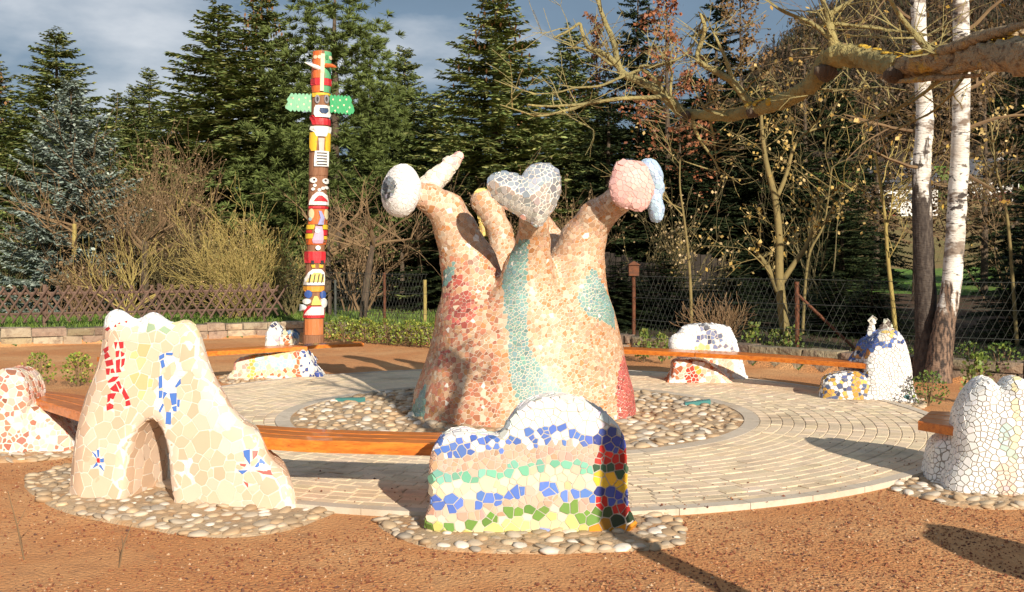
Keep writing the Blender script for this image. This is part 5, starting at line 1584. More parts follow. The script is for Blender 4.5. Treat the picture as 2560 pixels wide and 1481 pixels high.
CONS = [conifer_mesh('crown', 200+i, cones=(i == 1), gap=.05*i) for i in range(4)]
CON_DARK = [conifer_mesh('crown', 220+i, R=2.6, whorls=40, nb=9, zj=1.2, droop=.35, z0=.02, cols=((.018,.032,.011),(.028,.044,.014),(.044,.054,.018))) for i in range(2)]
CON_BLUE = conifer_mesh('crown', 230, H=6.3, R=2.2, whorls=22, nb=13, droop=.12, tw=.30, wid=.026, tip=.22, z0=.03, power=.8, cols=((.18,.235,.20),(.24,.30,.255),(.31,.355,.305),(.12,.15,.105)))
PINE = pine_mesh('crown', 240)
TRK = trunk_mesh('trunk', 9.0, .17, 1)
def place_tree(name, px, D, top, width, mesh, H0, R0, label, group='conifers behind the yard', trunk=TRK, matr='needle', x=None, cat='tree'):
    """a tree at distance D whose tip is seen at row top; width is the crown's greatest width in metres"""
    X = (px-CX)*D/FPX if x is None else x
    z = float(terrain_z(X, D)) - .05
    h = CH - (top-HZ)*D/FPX - z
    root = empty(name, (X, D, z), label, cat, group)
    root.rotation_euler = (0, 0, rnd.random()*6.28)
    root.scale = (width/2/R0, width/2/R0, h/H0)
    link('crown', mesh, root, M[matr])
    t = link('trunk', trunk, root, M['bark'])
    t.scale = (1, 1, H0/9.0*.97)
    return root
T = place_tree
T('spruce_tree', 140, 33, 78, 6.8, CONS[0], 9, 2.3, 'broad spruce with a pointed top behind the blue spruce')
T('spruce_tree', -25, 35, 135, 5.89, CONS[1], 9, 2.3, 'spruce half cut off by the picture edge')
T('blue_spruce', 178, 24.3, 205, 4.3, CON_BLUE, 6.3, 2.2, 'silvery blue spruce with layered shelves of branches')
T('spruce_tree', 372, 47, 172, 5.38, CONS[2], 9, 2.3, 'small distant spruce in the gap of sky')
T('spruce_tree', 290, 50, 232, 6.4, CONS[3], 9, 2.3, 'lowest distant spruce at the bottom of the sky gap')
T('spruce_tree', 335, 44, 215, 4.61, CONS[0], 9, 2.3, 'slender distant spruce beside the sky gap')
T('spruce_tree', 545, 30, 14, 8.0, CONS[3], 9, 2.3, 'wide dark spruce rising beside the sky gap')
T('spruce_tree', 655, 31.5, -35, 6.4, CONS[1], 9, 2.3, 'tall spruce with cone laden top touching the pine')
T('spruce_tree', 440, 33, 262, 5.89, CONS[2], 9, 2.3, 'lower spruce in front of the wide dark spruce')
T('pine_tree', 838, 28, -75, 6.4, PINE, 9.5, 2.2, 'tall light green pine right behind the totem pole')
T('pine_tree', 925, 31, 90, 4.14, PINE, 9.5, 2.2, 'shorter pine on the far side of the totem')
T('spruce_tree', 1012, 35, 118, 4.86, CONS[0], 9, 2.3, 'thin spruce tip standing above the rest near the pine')
T('spruce_tree', 1085, 34, 235, 5.38, CONS[2], 9, 2.3, 'dark lower spruce above the pointing finger')
T('spruce_tree', 1238, 27.5, -25, 7.0, CONS[1], 9, 2.3, 'large spruce above the silver heart')
T('spruce_tree', 1425, 33, 75, 5.63, CONS[3], 9, 2.3, 'spruce between the heart and the lips, behind bare branches')
T('dark_conifer', 1520, 27, 250, 5.52, CON_DARK[0], 9, 2.6, 'dark drooping conifer behind the pink lips')
T('dark_conifer', 1595, 33, -60, 5.06, CON_DARK[1], 9, 2.6, 'tall dark conifer above the lips')
T('dark_conifer', 1790, 34, -20, 6.44, CON_DARK[0], 9, 2.6, 'tall dark conifer behind the old bare limb')
T('dark_conifer', 1900, 30, 210, 6.21, CON_DARK[1], 9, 2.6, 'dark conifer behind the forked sapling')
T('dark_conifer', 1700, 26.5, 330, 5.29, CON_DARK[0], 9, 2.6, 'low black conifer behind the board fence')
T('dark_conifer', 1985, 31, 330, 5.0, CON_DARK[1], 9, 2.6, 'dark conifer before the green meadow')
T('dark_conifer', 2105, 24, 420, 3.0, CON_DARK[0], 9, 2.6, 'small dark spruce silhouetted against the tan field')
T('dark_conifer', 2655, 17.5, 330, 3.2, CON_DARK[1], 9, 2.6, 'black conifer mass at the picture edge past the birch')
T('dark_conifer', 1130, 25.5, 400, 4.37, CON_DARK[1], 9, 2.6, 'low dark conifer behind the eye arm')
T('dark_conifer', 1330, 27, 380, 5.29, CON_DARK[0], 9, 2.6, 'low dark conifer behind the silver heart')
T('dark_conifer', 980, 27.5, 420, 3.68, CON_DARK[0], 9, 2.6, 'low dark conifer between the pine and the eye')
for (px, D, top, w, lab) in ((2085,36,120,4.6,'tall dark conifer above the leaning sapling'),(2185,42,190,3.2,'narrow dark conifer on the near side of the first birch trunk'),(2540,37,95,4.4,'tall dark conifer past the second birch trunk'),(2670,30,150,4.6,'dark conifer at the picture edge behind the slanting sapling')):
    T('dark_conifer', px, D, top, w, CON_DARK[px % 2], 9, 2.6, lab)
for k, (px, D, top, w) in enumerate(((60,41,300,6),(215,42,330,6),(470,40,250,6),(700,39,180,6),(780,38,300,6),(960,40,270,6),(1130,41,290,6),(1330,40,230,6),(1470,39,210,6),(1640,40,250,6),(1760,39,240,6),(1880,38,260,6),(1940,38,300,5.0))):
    T('spruce_tree', px, D, top, w, (CONS + CON_DARK)[k % 6], 9, 2.4, 'backing spruce, %s in the rear row counted from the blue spruce side' % ['first','second','third','fourth','fifth','sixth','seventh','eighth','ninth','tenth','eleventh','twelfth','thirteenth'][k], 'rear row of spruces')
for k, (px, D, top, w, lab) in enumerate(((1545,19.5,655,2.6,'dark low yew by the box topped post'),(1660,20.5,640,3.0,'dark yew in front of the board fence'),(1820,19.0,665,2.6,'dark yew behind the block seat thicket'),(2090,18.0,690,2.2,'dark low yew behind the braced post'),(2180,17.0,705,2.0,'dark low yew beside the leaning sapling'),(2560,16.2,640,1.9,'dark yew just past the birch trunks'))):
    T('yew_bush', px, D, top, w, CON_DARK[k % 2], 9, 2.6, lab, 'dark yews behind the shaded wall', cat='bush')
# trees that stand beyond the frame on the sunny side and shade the wood behind
for (x, y, h, w, lab) in ((11.2, 9.0, 8.5, 4.8, 'tall conifer outside the picture nearest the crackled seat'), (13.6, 5.0, 10.5, 5.6, 'tallest conifer outside the picture beyond the yard'), (14.8, 10.5, 9.5, 5.0, 'conifer outside the picture behind the dark wall'), (17.5, 6.0, 11.0, 5.6, 'conifer farthest outside the picture'), (11.0, 4.6, 7.0, 3.2, 'slim conifer outside the picture by the yard')):
    T('dark_conifer', 0, y, HZ - (h-CH)*FPX/y, w, CON_DARK[int(x) % 2], 9, 2.6, lab, 'conifers shading the wood', x=x)

for k, (px, D, top, w) in enumerate(((1930,112,215,9),(2030,116,190,9),(2120,111,235,8),(2200,113,262,8),(2268,112,240,8),(2335,115,225,9),(2405,112,255,8),(2480,114,230,9),(2550,112,250,8))):
    T('spruce_tree', px, D, top, w, CON_DARK[k % 2], 9, 2.6, 'far dark spruce above the green meadow, %s in its row from the saplings outward' % ['first','second','third','fourth','fifth','sixth','seventh','eighth','ninth'][k], 'far spruces along the upper meadow edge')
# ---- bare and half bare trees
def branchy(mb, p, d, L, r, depth, rr, leaves=None, spread=.6, up=.15, nk=(2, 4), seg=4, taper=.55, minr=.0025, leafp=.0):
    pts = [np.array(p, float)]; dirv = np.array(d, float); dirv /= np.linalg.norm(dirv)
    for i in range(seg):
        dirv = dirv + rr.normal(0, .13, 3) + np.array([0, 0, up*.25]); dirv /= np.linalg.norm(dirv)
        pts.append(pts[-1] + dirv*L/seg)
    rad = [max(minr, r*(1 - (1-taper)*i/seg)) for i in range(seg+1)]
    mb.tube(pts, rad, 5 if r > .02 else 3, False)
    if leaves is not None and depth <= 1:
        for q in pts[1:]:
            if rr.random() < leafp: leaves.append(q + rr.normal(0, .03, 3))
    if depth == 0: return
    for k in range(rr.integers(nk[0], nk[1]+1)):
        i = rr.integers(1, seg+1)
        ax = rr.normal(0, 1, 3); ax -= ax.dot(dirv)*dirv; ax /= np.linalg.norm(ax) + 1e-9
        nd = dirv*(1-spread*.5) + ax*spread*rr.uniform(.6, 1.2) + np.array([0, 0, up])
        branchy(mb, pts[i], nd, L*rr.uniform(.5, .8), rad[i]*.62, depth-1, rr, leaves, spread, up, nk, seg, taper, minr, leafp)
def leaf_quads(pts, s, cols, rr):
    V, K = [], []
    for p in pts:
        d = rr.normal(0, 1, 3); d[2] -= .6; d /= np.linalg.norm(d); u = np.cross(d, rr.normal(0, 1, 3)); u /= np.linalg.norm(u)
        l = s*rr.uniform(.7, 1.3); w = l*.36
        V.append([p, p + d*l*.5 + u*w, p + d*l, p + d*l*.5 - u*w]); K.append(np.array(cols[rr.integers(len(cols))])*rr.uniform(.8, 1.2))
    return quads_mesh('leaves', V, False, K)

def bush(px, D, width, h, n, seed, m, label, name='bare_shrub', depth=2, fan=.75, leafcols=None, z=None, r0=.02, group='bare shrubs and thickets behind the fences', nk=(3, 5), leafp=.6, lsize=.055):
    rr = np.random.default_rng(seed); mb = MB(); lv = [] if leafcols else None
    X = (px-CX)*D/FPX; zz = float(terrain_z(X, D)) - .03 if z is None else z
    for i in range(n):
        a = rr.random()*6.283; q = rr.random()**.6
        d = np.array([math.cos(a)*fan*q, math.sin(a)*fan*q, 1.0])
        branchy(mb, (rr.normal(0,.10)*width, rr.normal(0,.10)*width, 0), d, h*rr.uniform(.45, .75), r0*rr.uniform(.7, 1.2), depth, rr, lv, .55, .12, nk, 4, .5, .0035, leafp)
    me = mb.mesh('branches')
    root = empty(name, (X, D, zz), label, 'shrub', group)
    link('branches', me, root, M[m])
    if lv: link('leaves', leaf_quads(lv, lsize, leafcols, rr), root, M['leaf'])
BRL = ((.20,.125,.06),(.25,.16,.075),(.15,.10,.05))
bush(600, 22.2, 1.9, 2.0, 74, 1, 'twig_gold', 'golden twigged bush in full sun behind the lattice fence', fan=.95, depth=3, r0=.011, nk=(2,3), leafcols=((.30,.24,.08),(.24,.20,.07),(.34,.22,.09)), leafp=.5, lsize=.035)
bush(345, 25.0, 1.9, 3.2, 40, 2, 'twig_brown', 'tall brown twiggy thicket in front of the wide spruce', depth=3, fan=.8, r0=.03, leafcols=BRL, nk=(3,4))
bush(200, 22.6, 2.0, 1.3, 30, 3, 'twig_brown', 'brown thicket below the blue spruce', depth=2, fan=.9, leafcols=BRL, nk=(3,5))
bush(450, 24.0, 2.2, 2.2, 34, 4, 'twig_olive', 'olive brown bush between thicket and golden bush', depth=2, fan=.9, leafcols=((.14,.12,.05),(.18,.13,.06)))
bush(330, 22.3, 1.2, 1.7, 12, 5, 'twig_gold', 'pale stemmed fruit bush close behind the lattice', depth=2, fan=.75, r0=.022)
bush(60, 24.5, 2.0, 2.0, 20, 6, 'twig_olive', 'grey green bush at the end of the lattice fence', depth=2, fan=.9, leafcols=((.06,.11,.04),(.08,.14,.05)), leafp=.7)
bush(725, 23.4, 1.0, 1.7, 14, 7, 'twig_olive', 'narrow bush in the shadow of the totem pole', depth=2, fan=.6, leafcols=((.05,.09,.03),(.09,.12,.04)))
bush(1350, 25.0, 2.4, 2.5, 20, 8, 'twig_brown', 'tall brown thicket behind the silver heart', depth=3, fan=.8, r0=.03, leafcols=BRL, nk=(3,4))
bush(900, 24.5, 1.8, 2.2, 14, 9, 'twig_brown', 'brown thicket under the pine by the totem', depth=2, fan=.8, r0=.03, leafcols=BRL)
bush(1190, 26, 2.0, 2.2, 14, 19, 'twig_brown', 'brown thicket behind the finger arm', depth=3, fan=.8, r0=.03, leafcols=BRL, nk=(2,4))
bush(1795, 15.8, .8, .75, 22, 10, 'twig_brown', 'low dry brown thicket just above the block seat', depth=2, fan=.9, r0=.008)
bush(1660, 21, 1.6, 2.6, 14, 11, 'twig_olive', 'leafy thicket with pale leaves under the old limb', depth=2, fan=.8, leafcols=((.42,.30,.14),(.50,.36,.20),(.28,.20,.07)), leafp=.5, lsize=.07)
bush(2040, 23, 2.2, 3.8, 10, 12, 'twig_olive', 'tall thicket with golden leaves behind the forked sapling', depth=3, fan=.7, leafcols=((.42,.28,.08),(.34,.22,.05)), leafp=.16, nk=(2,3), lsize=.07)
bush(2560, 20, 2.0, 3.6, 8, 13, 'twig_brown', 'thicket with a few yellow leaves past the birch', depth=3, fan=.7, leafcols=((.46,.30,.06),(.36,.24,.05)), leafp=.16, nk=(2,3), lsize=.07)
# copper larches
def larch(px, D, top, w, seed, label, cols):
    rr = np.random.default_rng(seed); X = (px-CX)*D/FPX; z = float(terrain_z(X, D)) - .05; H = CH - (top-HZ)*D/FPX - z
    mb = MB(); lv = []
    mb.tube([(0,0,-.1),(.05,0,H*.5),(0,.03,H)], [.13,.07,.015], 7)
    tb = MB()
    for i in range(70):
        t = .22 + .77*i/70; a = rr.random()*6.283; L = w/2*(1.08-t)**.7*rr.uniform(.6,1.1)
        branchy(tb, (0,0,H*t), (math.cos(a), math.sin(a), .25), L, .018, 1, rr, lv, .6, .1, (3,5), 4, .4, .004, .55)
    root = empty('larch_tree', (X, D, z), label, 'tree', 'autumn larches behind the yard')
    link('trunk', mb.mesh('trunk'), root, M['bark']); link('branches', tb.mesh('branches'), root, M['twig_brown']); link('leaves', leaf_quads([q + rr.normal(0,.06,3) for q in lv for _ in range(3)], .11, cols, rr), root, M['leaf'])
larch(1665, 29.5, -30, 3.4, 31, 'copper red larch above the bare branches', ((.26,.085,.035),(.32,.12,.05),(.19,.065,.03)))
larch(1850, 33, -70, 4.0, 32, 'brown half bare larch behind the thick limb', ((.17,.10,.04),(.22,.12,.045),(.12,.08,.03)))
larch(2010, 36, 40, 4.4, 33, 'olive brown larch in front of the wooded hill', ((.09,.065,.025),(.12,.075,.028),(.065,.055,.02)))
larch(2190, 40, 120, 4.8, 34, 'distant brown larch behind the first birch trunk', ((.09,.055,.022),(.115,.065,.025),(.065,.042,.02)))
larch(2460, 34, 60, 4.6, 35, 'brown larch beyond the second birch trunk', ((.095,.055,.022),(.12,.07,.025),(.065,.045,.02)))
larch(2290, 30, 150, 4.2, 37, 'dark brown larch between the two birch trunks', ((.08,.048,.02),(.10,.058,.024),(.055,.036,.017)))
larch(2380, 27, 30, 4.0, 38, 'brown larch whose crown fills the sky over the birch', ((.085,.05,.02),(.105,.06,.024),(.06,.04,.018)))
larch(1490, 35, 40, 3.0, 36, 'slim reddish larch between spruce and dark conifer', ((.22,.085,.035),(.26,.11,.045),(.15,.07,.03)))

# ---- birch with two trunks
def birch_mat(name, zlo, zhi, lowc=(.24, .155, .105, 1)):
    m = mat(name, (0.72, 0.69, 0.63), 0.75, noise=[(1.3, (0.20, 0.15, 0.115), 0.51, 0.60, (2, 2, 4)), (2.6, (0.05, 0.04, 0.035), 0.57, 0.62, (2, 2, 3)), (7, (0.05, 0.04, 0.035), 0.58, 0.64, (1, 1, 6)), (3, (0.50, 0.43, 0.35), 0.45, 0.75)], bump=(14, .8, .02, (1, 1, 5)))
    N, L = m.node_tree.nodes, m.node_tree.links
    b = N['Principled BSDF']; cur = b.inputs['Base Color'].links[0].from_socket
    co = N.new('ShaderNodeTexCoord'); sx = N.new('ShaderNodeSeparateXYZ'); L.new(co.outputs['Object'], sx.inputs[0])
    mp_ = N.new('ShaderNodeMapping'); mp_.inputs['Scale'].default_value = (3, 3, .8); L.new(co.outputs['Object'], mp_.inputs['Vector'])
    n = N.new('ShaderNodeTexNoise'); n.inputs['Scale'].default_value = 3.5; n.inputs['Detail'].default_value = 6; L.new(mp_.outputs[0], n.inputs['Vector'])
    mr = N.new('ShaderNodeMapRange'); mr.inputs['From Min'].default_value = zlo; mr.inputs['From Max'].default_value = zhi; mr.inputs['To Min'].default_value = .62; mr.inputs['To Max'].default_value = -.25
    L.new(sx.outputs['Z'], mr.inputs['Value'])
    ad = N.new('ShaderNodeMath'); ad.operation = 'ADD'; L.new(n.outputs['Fac'], ad.inputs[0]); L.new(mr.outputs[0], ad.inputs[1])
    st = N.new('ShaderNodeMapRange'); st.inputs['From Min'].default_value = .60; st.inputs['From Max'].default_value = .68; L.new(ad.outputs[0], st.inputs['Value'])
    n2 = N.new('ShaderNodeTexNoise'); n2.inputs['Scale'].default_value = 12; n2.inputs['Detail'].default_value = 6; L.new(mp_.outputs[0], n2.inputs['Vector'])
    cr_ = N.new('ShaderNodeValToRGB'); cr_.color_ramp.elements[0].color = (.035, .025, .02, 1); cr_.color_ramp.elements[0].position = .4; cr_.color_ramp.elements[1].color = lowc; cr_.color_ramp.elements[1].position = .62
    L.new(n2.outputs['Fac'], cr_.inputs['Fac'])
    mx = N.new('ShaderNodeMix'); mx.data_type = 'RGBA'; L.new(st.outputs[0], mx.inputs['Factor']); L.new(cur, mx.inputs[6]); L.new(cr_.outputs[0], mx.inputs[7])
    L.new(mx.outputs[2], b.inputs['Base Color'])
    return m
M['birch'] = birch_mat('birch_bark', 0.1, 1.9)
M['birch_shaded'] = birch_mat('shaded_birch_bark', 1.0, 4.0, (.085, .066, .052, 1))  # fissured dark base is bark; above it the trunk's shade is painted in
BD = 13.2
bb = P(2350, 958, BD); BB = (bb.x, bb.y, 0)
birch = empty('birch_tree', BB, 'twin trunked white birch standing at the dark wall', 'tree')
def path(pts, D, n=5): return [Vector(q) for q in catmull([tuple(P(px, py, D + (dd if True else 0))) for px, py, dd in pts], n, False)]
def bark_tube(pts, rad, n, seed, amp=.06):
    V, F = tube(pts, rad, n); r = np.random.default_rng(seed)
    V = np.array(V); m = len(pts)
    c = np.repeat(np.array([tuple(p) for p in pts]), n, 0)
    f = 1 + r.normal(0, amp, len(V))
    return c + (V - c)*f[:, None], F
w2 = path([(2342,968,0),(2346,930,0),(2352,880,0),(2362,800,0),(2380,700,0),(2392,520,0),(2402,330,0),(2404,150,0),(2402,0,0),(2398,-150,.1)], BD, 6)
V, F = bark_tube(w2, np.interp(np.arange(len(w2)), [0, 6, 14, 22, len(w2)-1], [.22, .17, .145, .125, .09]), 14, 2, .035)
link('trunk', pymesh('trunk', V, F, True, None, BB), birch, M['birch'])
w4 = path([(2316,955,.25),(2316,850,.25),(2312,700,.25),(2306,560,.25),(2304,430,.25),(2312,300,.25),(2306,200,.25),(2298,80,.25),(2292,-140,.3)], BD, 6)
V, F = bark_tube(w4, np.interp(np.arange(len(w4)), [0, 6, len(w4)-1], [.18, .14, .085]), 14, 4, .035)
link('trunk', pymesh('trunk', V, F, True, None, BB), birch, M['birch_shaded'])
rr = np.random.default_rng(55); tb = MB(); lv = []
for (px, py, sx) in ((2300,60,-1),(2400,90,1),(2305,180,-1),(2402,230,1),(2400,330,1),(2310,330,-1),(2304,420,-1),(2398,430,1),(2296,0,-1),(2402,10,1)):
    q = P(px, py, BD + (.25 if sx < 0 else 0))
    branchy(tb, tuple(q), (sx*.9, rr.normal(0,.5), rr.uniform(-.1,.6)), rr.uniform(1.0,1.9), .026, 2, rr, lv, .55, -.05, (2,4), 5, .4, .003, .25)
tb.build('branches', M['twig_brown'], birch, BB)
link('leaves', leaf_quads([v - np.array(BB) for v in lv], .07, ((.44,.28,.05),(.36,.22,.05),(.50,.34,.10)), rr), birch, M['leaf'])

# ---- saplings
def sapling(name, base_px, D, stems, label, seed, leaves=True, r0=.05, twigs=6, lcols=((.46,.31,.09),(.52,.38,.16),(.36,.24,.06)), lp=.5, mt='sapling_bark'):
    b = P(base_px[0], base_px[1], D); z = float(terrain_z(b.x, D)) - .05; B = (b.x, D, z)
    root = empty(name, B, label, 'tree', 'young bare trees behind the low wall')
    rr = np.random.default_rng(seed); lv = []; tb = MB()
    for k, (pts, ra, rb) in enumerate(stems):
        w = path(pts, D, 5)
        if k == 0: w[0].z = z - .05
        V, F = tube(w, np.linspace(ra, rb, len(w)), 7)
        link('trunk' if k == 0 else 'stem', pymesh('trunk', V, F, True, None, B), root, M[mt])
        for i in range(twigs):
            j = rr.integers(len(w)//3, len(w)); a = rr.random()*6.283
            branchy(tb, tuple(w[j]), (math.cos(a)*.8, math.sin(a)*.8, .7), rr.uniform(.35,.9), .011, 2, rr, lv, .55, .1, (2,3), 4, .4, .003, lp)
    tb.build('twigs', M[mt], root, B)
    if leaves and lv: link('leaves', leaf_quads([v - np.array(B) for v in lv], .065, lcols, rr), root, M['leaf'])
sapling('forked_sapling', (1966,850), 15.6, [([(1966,860,0),(1955,770,0),(1948,690,0),(1948,600,0),(1938,500,0),(1915,405,0),(1905,330,0),(1903,280,0)], .085, .022),
        ([(1945,730,0),(1920,670,.1),(1895,640,.1)], .05, .04), ([(1948,715,0),(1985,660,0),(2015,615,0),(2035,560,0),(2052,500,0)], .05, .012), ([(1937,505,0),(1965,440,0),(1985,370,0),(2020,330,0),(2100,310,0)], .04, .010)],
        'forked olive sapling with yellow leaves behind the long bench', 1, twigs=7)
sapling('thin_sapling', (1730,815), 15.9, [([(1729,825,0),(1727,740,0),(1722,650,0),(1712,560,0),(1700,470,0),(1700,400,0)], .028, .010)], 'thin pale sapling rising straight above the block seat', 2, twigs=4, lp=.2)
sapling('thin_sapling', (2242,850), 14.6, [([(2242,870,0),(2232,760,0),(2220,650,0),(2212,540,0),(2196,430,0),(2186,370,0)], .036, .014), ([(2216,570,0),(2228,520,0),(2232,470,0)], .016, .006)], 'thin leaning sapling beside the finials', 3, twigs=5, lp=.15, mt='twig_gold')
sapling('thin_sapling', (2010,640), 17.5, [([(2005,860,0),(2020,650,0),(2060,560,0),(2080,420,0)], .03, .01)], 'dim sapling in the shade behind the forked one', 4, twigs=6, lp=.35)
sapling('thin_sapling', (2540,700), 15.4, [([(2545,900,0),(2520,560,0),(2490,420,0),(2475,290,0)], .03, .012)], 'slanting sapling with yellow leaves at the picture edge', 6, twigs=9, lp=.35)
# trunks standing in the shade under the conifers and fruit trees behind the lattice
def post_trunk(px, D, top, r0, label, m='bark', lean=0):
    X = (px-CX)*D/FPX; z = float(terrain_z(X, D)) - .1; zt = CH - (top-HZ)*D/FPX
    root = empty('fruit_tree', (X, D, z), label, 'tree', 'orchard trunks beyond the fences')
    rr = np.random.default_rng(int(px)); 
    MB().tube([(0,0,0),(lean*.4,0,(zt-z)*.5),(lean,0,zt-z)], [r0,r0*.85,r0*.6], 8).build('trunk', M[m], root)
    tb = MB()
    for i in range(7):
        a = rr.random()*6.283
        branchy(tb, (lean,0,(zt-z)*rr.uniform(.75,1)), (math.cos(a),math.sin(a),.6), rr.uniform(.8,1.5), r0*.4, 2, rr, None, .6, .1, (2,4), 4, .4, .004)
    tb.build('branches', M['twig_brown'], root)
for a in ((186,23.5,560,.075,'pale fruit tree trunk behind the lattice by the thicket','twig_gold'), (362,23.0,600,.10,'stout pollarded trunk behind the middle of the lattice','bark'), (115,24,650,.045,'thin trunk near the end of the lattice','bark'),
          (818,23.2,600,.10,'trunk standing just behind the totem pole','bark'), (905,21.5,590,.085,'bent trunk in the gap beside the totem','bark',.25), (1005,25,620,.07,'shaded trunk in the gap before the meadow','bark'), (1050,25.5,610,.10,'broad shaded trunk nearest the eye side of the sculpture','bark')):
    post_trunk(*a)

# ---- the old tree whose limb hangs into the picture
old = (1.95, 2.82, 0)
oldt = empty('old_tree', old, 'old lichened tree with a bare crooked limb reaching over the yard', 'tree')
def limb(name, pts, rads, m='apple_bark', n=9, seed=0, amp=.07, parent=oldt):
    w = [Vector(q) for q in catmull([tuple(p) for p in pts], 9, False)]
    rad = np.interp(np.linspace(0, 1, len(w)), np.linspace(0, 1, len(rads)), rads)
    V, F = bark_tube(w, rad, n, seed, amp)
    return link(name, pymesh(name, V, F, True, None, old), parent, M[m]), w
limb('trunk', [(1.95,2.82,-.1),(1.96,2.83,.6),(1.94,2.85,1.3),(1.96,2.82,1.95),(2.01,2.85,2.5)], [.105,.078,.072,.075,.08], seed=1)
limb('trunk_top', [(2.01,2.85,2.48),(2.14,2.8,3.1),(2.24,3.1,3.8),(2.14,3.4,4.6)], [.075,.06,.045,.03], seed=2)
stub, ws = limb('split_stub', [(1.98,2.84,2.25),P(2620,135,3.35),P(2540,140,3.65),P(2430,140,4.05),P(2330,152,4.3),P(2240,168,4.55)], [.062,.062,.058,.050,.045,.044], 'stub_wood', 15, 3, .16)
main_l, wm = limb('limb', [P(2250,165,4.5),P(2210,158,4.65),P(2150,142,4.85),P(2090,140,5.0),P(2062,165,5.1),P(2030,208,5.2),P(1985,240,5.35),P(1930,262,5.5),P(1880,275,5.6),P(1830,288,5.75),P(1760,288,5.9),P(1705,282,6.0)], [.046,.050,.051,.056,.050,.043,.041,.040,.039,.034,.029,.024], seed=4, amp=.10, n=13)
# ragged splinters where the limb is split
for (a, b, c, r_) in (((2200,190,4.65),(2290,188,4.45),(2440,170,4.1),.022),((2300,175,4.4),(2420,168,4.1),(2530,140,3.8),.020),((2360,140,4.2),(2450,112,4.0),(2560,78,3.7),.020),((2280,190,4.45),(2350,150,4.3),(2420,140,4.05),.016),((2300,150,4.35),(2420,105,4.0),(2560,62,3.6),.026),((2330,160,4.3),(2440,92,3.95),(2540,86,3.7),.020),((2240,205,4.5),(2330,196,4.3),(2450,188,4.0),.014),((2360,180,4.2),(2460,150,3.95),(2580,120,3.6),.030)):
    limb('splinter', [P(*a),P(*b),P(*c)], [r_*.5,r_,r_*.5], 'stub_wood', 7, int(a[0]), .15)
def lichen_on(w, lo, hi, n, seed, side):
    r = np.random.default_rng(seed)
    for i in range(n):
        j = int(r.integers(lo, hi)); t = (w[min(j+1, len(w)-1)] - w[max(j-1, 0)]).normalized()
        a = r.uniform(.15, 1.45)
        nv = Vector((0, -math.cos(a), math.sin(a))); nv = (nv - t*nv.dot(t)).normalized(); bv = t.cross(nv)
        V, F = PEB[i % 7]; s = r.uniform(.007, .022)
        sd = np.interp(j/len(w), np.linspace(0, 1, len(side)), side); q = w[j] + nv*sd*1.0 + t*r.normal(0, .03)
        V = V*np.array([s*r.uniform(.9, 1.6), s*r.uniform(.8, 1.3), s*.30])
        V = np.array(tuple(q)) + V[:, :1]*np.array(tuple(t)) + V[:, 1:2]*np.array(tuple(bv)) + V[:, 2:]*np.array(tuple(nv))
        link('lichen_patch', pymesh('lichen_patch', V, F, True, None, old), stub, M['lichen'])
lichen_on(ws, 15, len(ws)-1, 75, 1, [.064,.066,.062,.053,.047,.046]); lichen_on(wm, 0, 18, 20, 2, [.050,.054,.045,.041,.027]); lichen_on(wm, 62, 72, 6, 3, [.050,.054,.045,.041,.027])
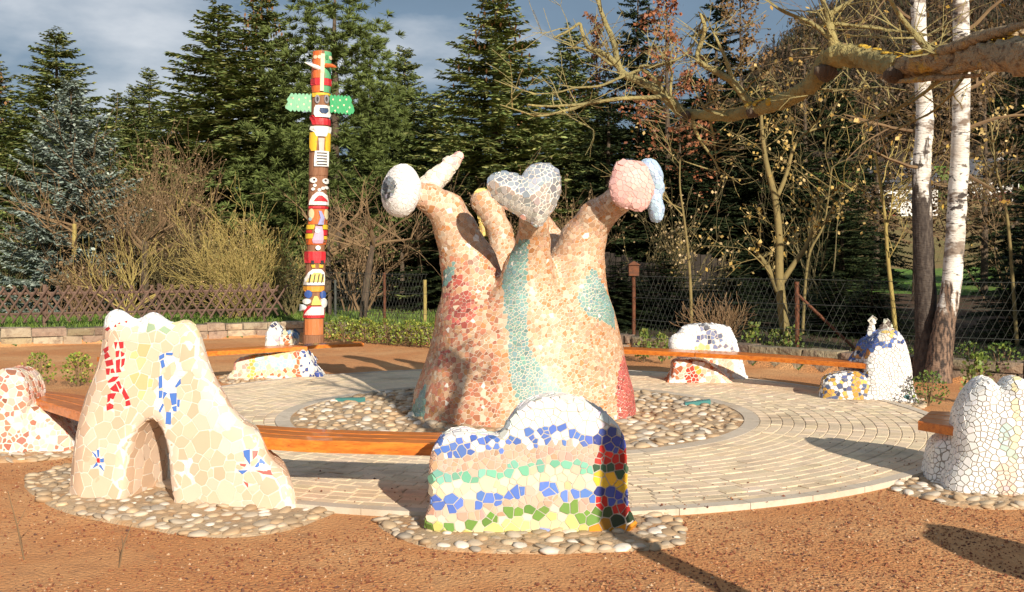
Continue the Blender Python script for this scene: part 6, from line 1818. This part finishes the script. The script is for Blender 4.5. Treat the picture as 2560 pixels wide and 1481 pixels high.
# dark knots and a sawn end
for (px, py, D, r_) in ((2066,178,5.05,.062),(2236,186,4.5,.050),(1882,282,5.58,.042),(1716,288,5.95,.034)):
    q = P(px, py, D); V, F = PEB[int(px) % 7]
    link('knot', pymesh('knot', V*np.array([r_, r_*.9, r_*.8]) + np.array(tuple(q)), F, True, None, old), main_l, M['bark'])
BR = [  # branches: photograph path with distances, start radius
 ([(1705,282,6.0),(1672,250,6.05),(1640,225,6.1),(1600,203,6.15),(1560,186,6.2),(1545,160,6.2),(1535,110,6.25),(1515,60,6.3),(1500,20,6.3),(1492,-20,6.3)], .034),
 ([(1560,186,6.2),(1530,150,6.2),(1500,130,6.2),(1470,118,6.2),(1455,80,6.2),(1448,60,6.2),(1420,78,6.15),(1385,95,6.1)], .020),
 ([(1530,165,6.2),(1490,135,6.15),(1450,122,6.1),(1415,120,6.1)], .010),
 ([(1690,268,6.0),(1665,245,5.95),(1610,245,5.9),(1540,248,5.85),(1480,258,5.8),(1420,264,5.75),(1360,266,5.75),(1320,262,5.7)], .016),
 ([(1470,260,5.8),(1420,275,5.75),(1350,290,5.7),(1300,278,5.7),(1250,262,5.65)], .009),
 ([(1672,250,6.05),(1640,200,6.0),(1600,168,6.0),(1640,165,5.95),(1690,150,5.9),(1720,130,5.9),(1745,90,5.9),(1765,50,5.85),(1745,30,5.85)], .012),
 ([(1600,175,6.0),(1560,190,5.95),(1500,215,5.9),(1440,220,5.9),(1390,232,5.85),(1330,236,5.8)], .010),
 ([(1678,268,6.0),(1676,225,5.95),(1680,190,5.95),(1676,160,5.9),(1680,120,5.9)], .011),
 ([(1880,272,5.6),(1862,245,5.6),(1830,205,5.6),(1790,180,5.6),(1745,150,5.6),(1752,110,5.6),(1762,70,5.55),(1750,35,5.55)], .026),
 ([(1832,205,5.6),(1815,150,5.6),(1790,95,5.6),(1782,80,5.6)], .014),
 ([(2090,135,5.0),(2078,80,5.0),(2070,40,5.0),(2048,-20,5.0)], .030),
 ([(2070,40,5.0),(2100,20,5.0),(2130,0,5.0),(2150,-20,5.0)], .016),
 ([(2080,100,5.0),(2030,60,5.05),(1960,30,5.1),(1930,10,5.1),(1905,-10,5.1)], .013),
 ([(2085,60,5.0),(2180,70,4.9),(2260,80,4.8),(2330,90,4.7)], .010),
 ([(1830,295,5.75),(1760,272,5.7),(1790,250,5.7),(1820,240,5.7)], .009),
 ([(1730,300,5.9),(1750,350,5.9),(1785,400,5.9),(1800,435,5.9)], .012),
 ([(1775,300,5.9),(1785,350,5.9),(1790,400,5.9)], .008),
 ([(2390,145,4.2),(2330,130,4.25),(2290,90,4.3),(2250,40,4.3),(2220,-10,4.3)], .022),
 ([(2350,200,4.3),(2300,240,4.4),(2250,270,4.4),(2180,300,4.45),(2140,310,4.5)], .009),
 ([(2420,175,4.1),(2380,230,4.1),(2330,280,4.2),(2250,320,4.3),(2170,370,4.4)], .008),
 ([(2040,222,5.2),(2120,225,5.1),(2200,218,5.0),(2265,226,4.95)], .006),
]
rr = np.random.default_rng(77); tw = MB()
for k, (pts, r0) in enumerate(BR):
    _, w = limb('branch', [P(*q) for q in pts], [r0, r0*.62, r0*.3], 'apple_bark', 7, 100+k, .05)
    for i in range(int(5 + 60*r0*4)):
        j = rr.integers(3, len(w)); a = rr.random()*6.283
        branchy(tw, tuple(w[j]), (math.cos(a), math.sin(a)*.6, rr.normal(.35,.5)), rr.uniform(.10,.34), .0042, 1, rr, None, .7, .05, (1,3), 3, .45, .0016)
tw.build('twigs', M['apple_bark'], oldt, old, False, 'stuff')

# ---- wooded hill far behind
def woodland(n, seed):
    r = np.random.default_rng(seed); Q, K = [], []
    pal = np.array([(.045,.027,.015),(.033,.022,.012),(.062,.036,.016),(.026,.028,.011),(.04,.031,.017)])
    k = 0
    while k < n:
        y = r.uniform(112, 235); x = y*r.uniform(.12, .62)
        k += 1
        z = float(terrain_z(x, y)); h = r.uniform(4.0, 7.5); w = r.uniform(1.2, 2.4); m = 34
        c = np.stack([x + r.normal(0, w*.45, m), y + r.normal(0, w*.45, m), z + h*r.uniform(.15, 1.0, m)], -1)
        d = r.normal(0, .6, (m, 3)) + [0, 0, 1.0]; d /= np.linalg.norm(d, axis=1, keepdims=True)
        u = np.cross(d, r.normal(0, 1, (m, 3))); u /= np.linalg.norm(u, axis=1, keepdims=True)
        l = r.uniform(.7, 1.9, (m, 1)); wd = r.uniform(.05, .13, (m, 1))
        Q.append(np.stack([c - d*l*.5, c + u*wd, c + d*l*.5, c - u*wd], 1)); K.append(np.tile(pal[r.integers(0, 5)], (m, 1))*r.uniform(.7, 1.3, (m, 1)))
    return link('woodland', quads_mesh('woodland', np.concatenate(Q), False, np.concatenate(K)), None, M['needle'], None, 'stuff')
woodland(3000, 3)
